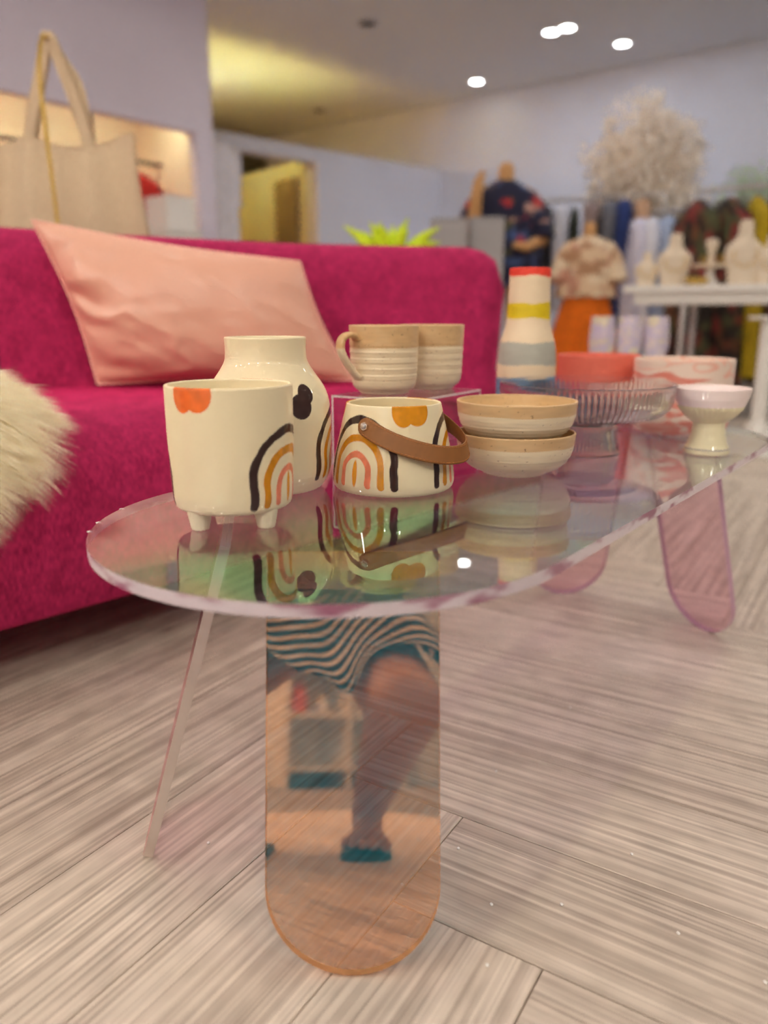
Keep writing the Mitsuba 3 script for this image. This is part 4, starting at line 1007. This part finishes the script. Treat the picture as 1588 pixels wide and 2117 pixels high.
# iridescent tumblers on a low round table beyond
k = thing('side_table', 'white round side table carrying the iridescent tumblers', 'side table')
put(k, 'top', move(lathe([(0, 0), (.19, 0), (.195, .006), (.19, .014), (0, .014)], 48), [.80, 2.66, .462]), 'mat_white', 40)
put(k, 'column', cyl([.80, 2.66, .012], [.80, 2.66, .462], .03, n=24), 'mat_white', True)
put(k, 'base', move(lathe([(0, 0), (.13, 0), (.13, .008), (.03, .014), (0, .014)], 40), [.80, 2.66, .0005]), 'mat_white', 40)
for i, (x, y, lab) in enumerate(((.715, 2.60, 'left of the three iridescent tumblers beyond the coral planter'), (.803, 2.60, 'middle of the three iridescent tumblers beyond the coral planter'), (.892, 2.60, 'right of the three iridescent tumblers beyond the coral planter'))):
    t = thing('tumbler', lab, 'glass', 'iridescent tumblers')
    pr = vessel(rounded([(.022, 0), (.028, .002), (.040, .03), (.0425, .065), (.036, .135)], .03), .002, .005)
    put(t, 'bowl', move(lathe(resample_profile(pr, .006), 40), [x, y, .4765]), 'mat_iridescent', 60)
# white base and blue cloth at the right edge
k = thing('floor_stand', 'round white display stand base on the floor at the right photo edge', 'display stand')
put(k, 'base', move(lathe([(0, 0), (.17, 0), (.175, .01), (.15, .05), (.06, .10), (.05, .14), (0, .14)], 40), [1.72, 3.55, .0005]), 'mat_white_gloss', 40)
put(k, 'column', cyl([1.72, 3.55, .14], [1.72, 3.55, .60], .035, n=20), 'mat_white_gloss', True)
put(k, 'plate', cyl([1.72, 3.55, .60], [1.72, 3.55, .615], .09, n=32), 'mat_white_gloss', 40)

# ------------------------------------------------------------------ behind the camera
k = thing('display_shelf', 'white open display shelf behind the photographer, mirrored in the front table leg', 'shelf')
so = R(-4.19, -3.25); 
for q in (0, .55, 1.1):
    put(k, 'upright', frame_box(so + NX * q, NX, .04, AX, .34, 1.9), 'mat_white', False)
for z in (.12, .50, .88, 1.26, 1.86):
    put(k, 'board', frame_box(so + [0, 0, z], NX, 1.14, AX, .34, .03), 'mat_white', False)
g = np.random.default_rng(12)
for z in (.53, .91, 1.29):
    for j, q in enumerate((.17, .36, .72, .93)):
        hh = .12 + .12 * g.random(); r_ = .045 + .02 * g.random()
        c = [lin(120, 90, 90), lin(226, 210, 190), lin(90, 96, 120), lin(200, 120, 90)][int(g.integers(4))]
        t = thing('vase', 'small %s vase, %s on the %s board of the rear display shelf' % ('coral' if j % 3 == 0 else 'white', ('first', 'second', 'third', 'fourth')[j], {.53: 'lower', .91: 'middle', 1.29: 'upper'}[z]), 'vase', 'vases on the rear display shelf')
        put(t, 'body', move(lathe(vessel(rounded([(r_ * .7, 0), (r_, hh * .3), (r_ * .9, hh * .7), (r_ * .5, hh * .9), (r_ * .55, hh)], .02), .004, .006), 28), so + NX * q + AX * .17 + [0, 0, z + .0005]), mat('shelf_vase', c, .3) if False else ('mat_coral_glaze' if j % 3 == 0 else 'mat_white_gloss'), 60)

# the photographer, crouching with the phone; mirrored in the front leg of the table
k = thing('person', 'person crouching in a blue and white striped dress, mirrored in the front table leg', 'person')
def fingers(palm, dirn, side, up, s):
    out = []
    for i, (o, L, r_) in enumerate(((-.030, .070, .0082), (-.010, .078, .0085), (.011, .074, .0082), (.030, .058, .0074))):
        b0 = palm + up * -o * 1.0 + dirn * .030
        b1 = b0 + dirn * L * .45 + side * .006; b2 = b1 + dirn * L * .10 + side * L * .30; b3 = b2 + side * L * .25 - dirn * .004
        out += [(palm, .016, b0, .011), (b0, .0105, b1, r_), (b1, r_, b2, r_ * .92), (b2, r_ * .92, b3, r_ * .82)]
    t0 = palm + up * .022 - side * .006; t1 = t0 + up * .030 + side * .016 + dirn * .012; t2 = t1 + side * .026 + up * .010
    return out + [(palm, .017, t0, .013), (t0, .012, t1, .0105), (t1, .0105, t2, .009)]
HR, HL = np.array([.062, -.050, .565]), np.array([-.062, -.050, .575])
b = [((-.07, -.62, .56), .115, (-.22, -.62, .56), .115), ((-.145, -.62, .58), .13, (-.135, -.58, .72), .105), ((-.135, -.58, .72), .105, (-.12, -.53, .88), .115), ((-.02, -.51, .93), .075, (-.22, -.51, .93), .075), ((.02, -.49, .985), .055, (-.26, -.49, .985), .055),
     ((-.11, -.48, .99), .065, (-.10, -.45, 1.07), .052), ((-.10, -.45, 1.07), .052, (-.095, -.425, 1.12), .055),
     ((-.09, -.43, 1.19), .092, (-.085, -.39, 1.145), .070), ((-.085, -.385, 1.12), .05, (-.083, -.365, 1.085), .036), ((-.09, -.45, 1.20), .085, (-.085, -.40, 1.21), .085),
     ((.04, -.485, .985), .055, (.155, -.32, .75), .042), ((.155, -.32, .75), .040, (.085, -.09, .60), .027), ((.085, -.09, .60), .026, tuple(HR), .022),
     ((-.28, -.485, .985), .055, (-.345, -.32, .75), .042), ((-.345, -.32, .75), .040, (-.095, -.09, .60), .027), ((-.095, -.09, .60), .026, tuple(HL), .022),
     ((-.065, -.60, .54), .105, (.040, -.15, .300), .080), ((.040, -.15, .300), .078, (.002, -.30, .20), .058), ((.002, -.30, .20), .058, (-.038, -.43, .085), .036),
     ((-.225, -.60, .54), .105, (-.345, -.17, .33), .068), ((-.345, -.17, .33), .066, (-.32, -.32, .21), .056), ((-.32, -.32, .21), .056, (-.305, -.45, .085), .036)]
for ax_, hd in ((-.038, -.43), (-.305, -.45)):
    b += [((ax_, hd - .02, .050), .034, (ax_, hd, .085), .036), ((ax_, hd - .02, .045), .030, (ax_ + .018, hd + .09, .036), .024), ((ax_, hd - .02, .045), .030, (ax_ - .018, hd + .09, .034), .022), ((ax_ + .02, hd + .085, .034), .022, (ax_ - .025, hd + .075, .032), .020), ((ax_, hd, .08), .034, (ax_, hd + .08, .042), .026)]
    for j, (tx, ty, tr) in enumerate(((.034, .132, .0125), (.013, .135, .0098), (-.005, .128, .0092), (-.022, .118, .0088), (-.037, .105, .0082))):
        b += [((ax_ + tx * 1.0, hd + .085, .030), .0155, (ax_ + tx * 1.2, hd + ty, .0285), tr * 1.15)]
for P_, sd_ in ((HR, -1), (HL, 1)):
    b += [(P_ + [0, 0, .016], .018, P_ - [0, 0, .022], .017)]
    b += fingers(P_, np.array([-sd_ * .1, .55, .0]), np.array([sd_ * 1., .0, 0]) * .8, np.array([0, 0, 1.]), sd_)
m = body_mesh(b, .012, 8)
put(k, 'body', m, 'mat_skin', True)
nose = body_mesh([((-.085, -.325, 1.165), .008, (-.084, -.310, 1.140), .012), ((-.095, -.318, 1.135), .008, (-.073, -.318, 1.135), .008)], .006, 4)
put(k, 'nose', nose, 'mat_skin', True)
for s in (-1, 1):
    e = trimesh.creation.icosphere(2, .0125); put(k, 'eye', move(e, [-.085 + s * .032, -.331, 1.172]), 'mat_white_gloss', True)
    e = trimesh.creation.icosphere(1, .006); put(k, 'pupil', move(e, [-.085 + s * .032, -.3225, 1.171]), 'mat_black', True)
    e = trimesh.creation.icosphere(2, .03); e.apply_scale([.3, .6, 1]); put(k, 'ear', move(e, [-.088 + s * .092, -.425, 1.165]), 'mat_skin', True)
mo = trimesh.creation.icosphere(2, .02); mo.apply_scale([1.1, .35, .35]); put(k, 'mouth', move(mo, [-.084, -.334, 1.108]), mat('lips', lin(170, 84, 80), .4), True)
hr = trimesh.creation.icosphere(3, 1.); hv_ = np.array(hr.vertices)
hv_ = hv_ * [.108, .118, .115]; hv_[:, 1] = np.where((hv_[:, 2] < .035), np.minimum(hv_[:, 1], .01 + hv_[:, 2] * .8), hv_[:, 1]); hv_[:, 2] = np.where((hv_[:, 1] < 0) & (hv_[:, 2] < 0), hv_[:, 2] * 2.2, hv_[:, 2])
put(k, 'hair', move(trimesh.Trimesh(hv_, hr.faces, process=False), [-.09, -.445, 1.205]), 'mat_hair', True)
for ax_, hd in ((-.038, -.43), (-.305, -.45)):
    so_ = LineString([(0, -.035), (0, .105)]).buffer(.054).buffer(.0)
    put(k, 'sandal', move(extrude(so_, .012), [ax_, hd, .0006]), 'mat_sandal', 40)
# dress: bodice and a skirt draped over both thighs
rows = np.array([
    [(-.50, -.36, .24), (-.455, -.13, .26), (-.335, -.075, .425), (-.205, -.10, .392), (-.125, -.10, .352), (-.070, -.115, .330), (-.035, -.155, .385), (.040, -.165, .434), (.125, -.165, .395), (.190, -.26, .29)],
    [(-.47, -.44, .30), (-.42, -.22, .38), (-.335, -.18, .47), (-.235, -.20, .45), (-.15, -.20, .42), (-.085, -.22, .42), (-.03, -.27, .47), (.040, -.28, .505), (.125, -.30, .47), (.190, -.40, .36)],
    [(-.40, -.55, .42), (-.36, -.42, .50), (-.30, -.40, .56), (-.235, -.40, .56), (-.15, -.40, .545), (-.10, -.41, .55), (-.03, -.42, .60), (.02, -.44, .625), (.08, -.47, .57), (.11, -.56, .46)],
    [(-.30, -.66, .60), (-.285, -.53, .66), (-.24, -.48, .68), (-.20, -.47, .69), (-.15, -.465, .69), (-.11, -.465, .69), (-.06, -.47, .69), (-.02, -.49, .68), (.02, -.54, .65), (.03, -.66, .60)]], float)
from scipy.interpolate import RectBivariateSpline
gu, gv = np.linspace(0, 1, 150), np.linspace(0, 1, 110)
S_ = [RectBivariateSpline(np.linspace(0, 1, 4), np.linspace(0, 1, 10), rows[..., i], kx=3, ky=3)(gv, gu) for i in range(3)]
V = np.stack(S_, -1)
UU, VV = np.meshgrid(gu, gv)
V[..., 2] += .006 * np.sin(UU * 30 + VV * 6) * (1 - VV)
V[..., 1] += .005 * np.sin(UU * 34) * (1 - VV)
def stripes(u, v, f): return np.clip((np.sin(2 * PI * (f * v)) - .25) * 4, 0, 1)
ph_ = (VV * .55 - UU * .42 + .05 * np.sin(UU * 7)) 
sc_ = mixc(np.ones(V.shape) * lin(30, 40, 74), lin(224, 222, 218), stripes(UU, ph_, 19))
gf = grid_faces(110, 150)
th_ = np.zeros(3); 
put(k, 'skirt', cat((V.reshape(-1, 3), gf), (V.reshape(-1, 3) - [0, .001, .0025], gf[:, ::-1])), 'mat_cloth', True, 'blue and white striped skirt', color=np.vstack([sc_.reshape(-1, 3)] * 2))
u, v = np.meshgrid(np.linspace(0, 2 * PI, 80, endpoint=False), np.linspace(0, 1, 60), indexing='ij')
cxs, cys = np.interp(v, [0, .5, 1], [-.145, -.135, -.12]), np.interp(v, [0, .5, 1], [-.60, -.57, -.50])
zz = .60 + v * .41
wd = np.interp(v, [0, .35, .7, .92, 1], [.20, .165, .185, .185, .13]); dp = np.interp(v, [0, .35, .7, .92, 1], [.16, .125, .135, .105, .075])
V = np.stack([cxs + np.cos(u) * wd, cys + np.sin(u) * dp, zz], -1)
wf = np.array([[[79 * 60 + j, j, j + 1], [79 * 60 + j, j + 1, 79 * 60 + j + 1]] for j in range(59)]).reshape(-1, 3)
sc_ = mixc(np.ones(V.shape) * lin(30, 40, 74), lin(224, 222, 218), stripes(u, v + .02 * np.sin(u * 2), 16))
put(k, 'bodice', trimesh.Trimesh(V.reshape(-1, 3), np.vstack([grid_faces(80, 60), wf]), process=False), 'mat_cloth', True, 'blue and white striped bodice', color=sc_.reshape(-1, 3))
k = thing('phone', 'dark smartphone held up by the crouching photographer', 'phone')
ph = rbox(.074, .008, .150, .003); ph.apply_translation([0, 0, -.135]); ph.apply_transform(rot([1, 0, 0], -math.degrees(PITCH))); ph.apply_translation([0, -.020, .612])
put(k, 'body', ph, 'mat_black', False)

# crumbs on the floor
cr_ = []
for q in ((.10, .62), (.115, .70), (.088, .79), (.19, .70), (.30, .66), (.36, .60), (.155, .95), (.29, .78), (-.21, .80), (.30, 1.13), (.02, .73)):
    t = trimesh.creation.icosphere(1, .0019); t.apply_scale([1, 1.3, .6]); t.apply_translation([q[0], q[1], .0012]); cr_.append(t)
k = thing('crumbs', 'tiny white paper crumbs scattered on the wooden floor', 'crumbs')
labels[k]['kind'] = 'stuff'; scene[k] = mikit.ply(cat(*cr_), 'mat_white', smooth=True)
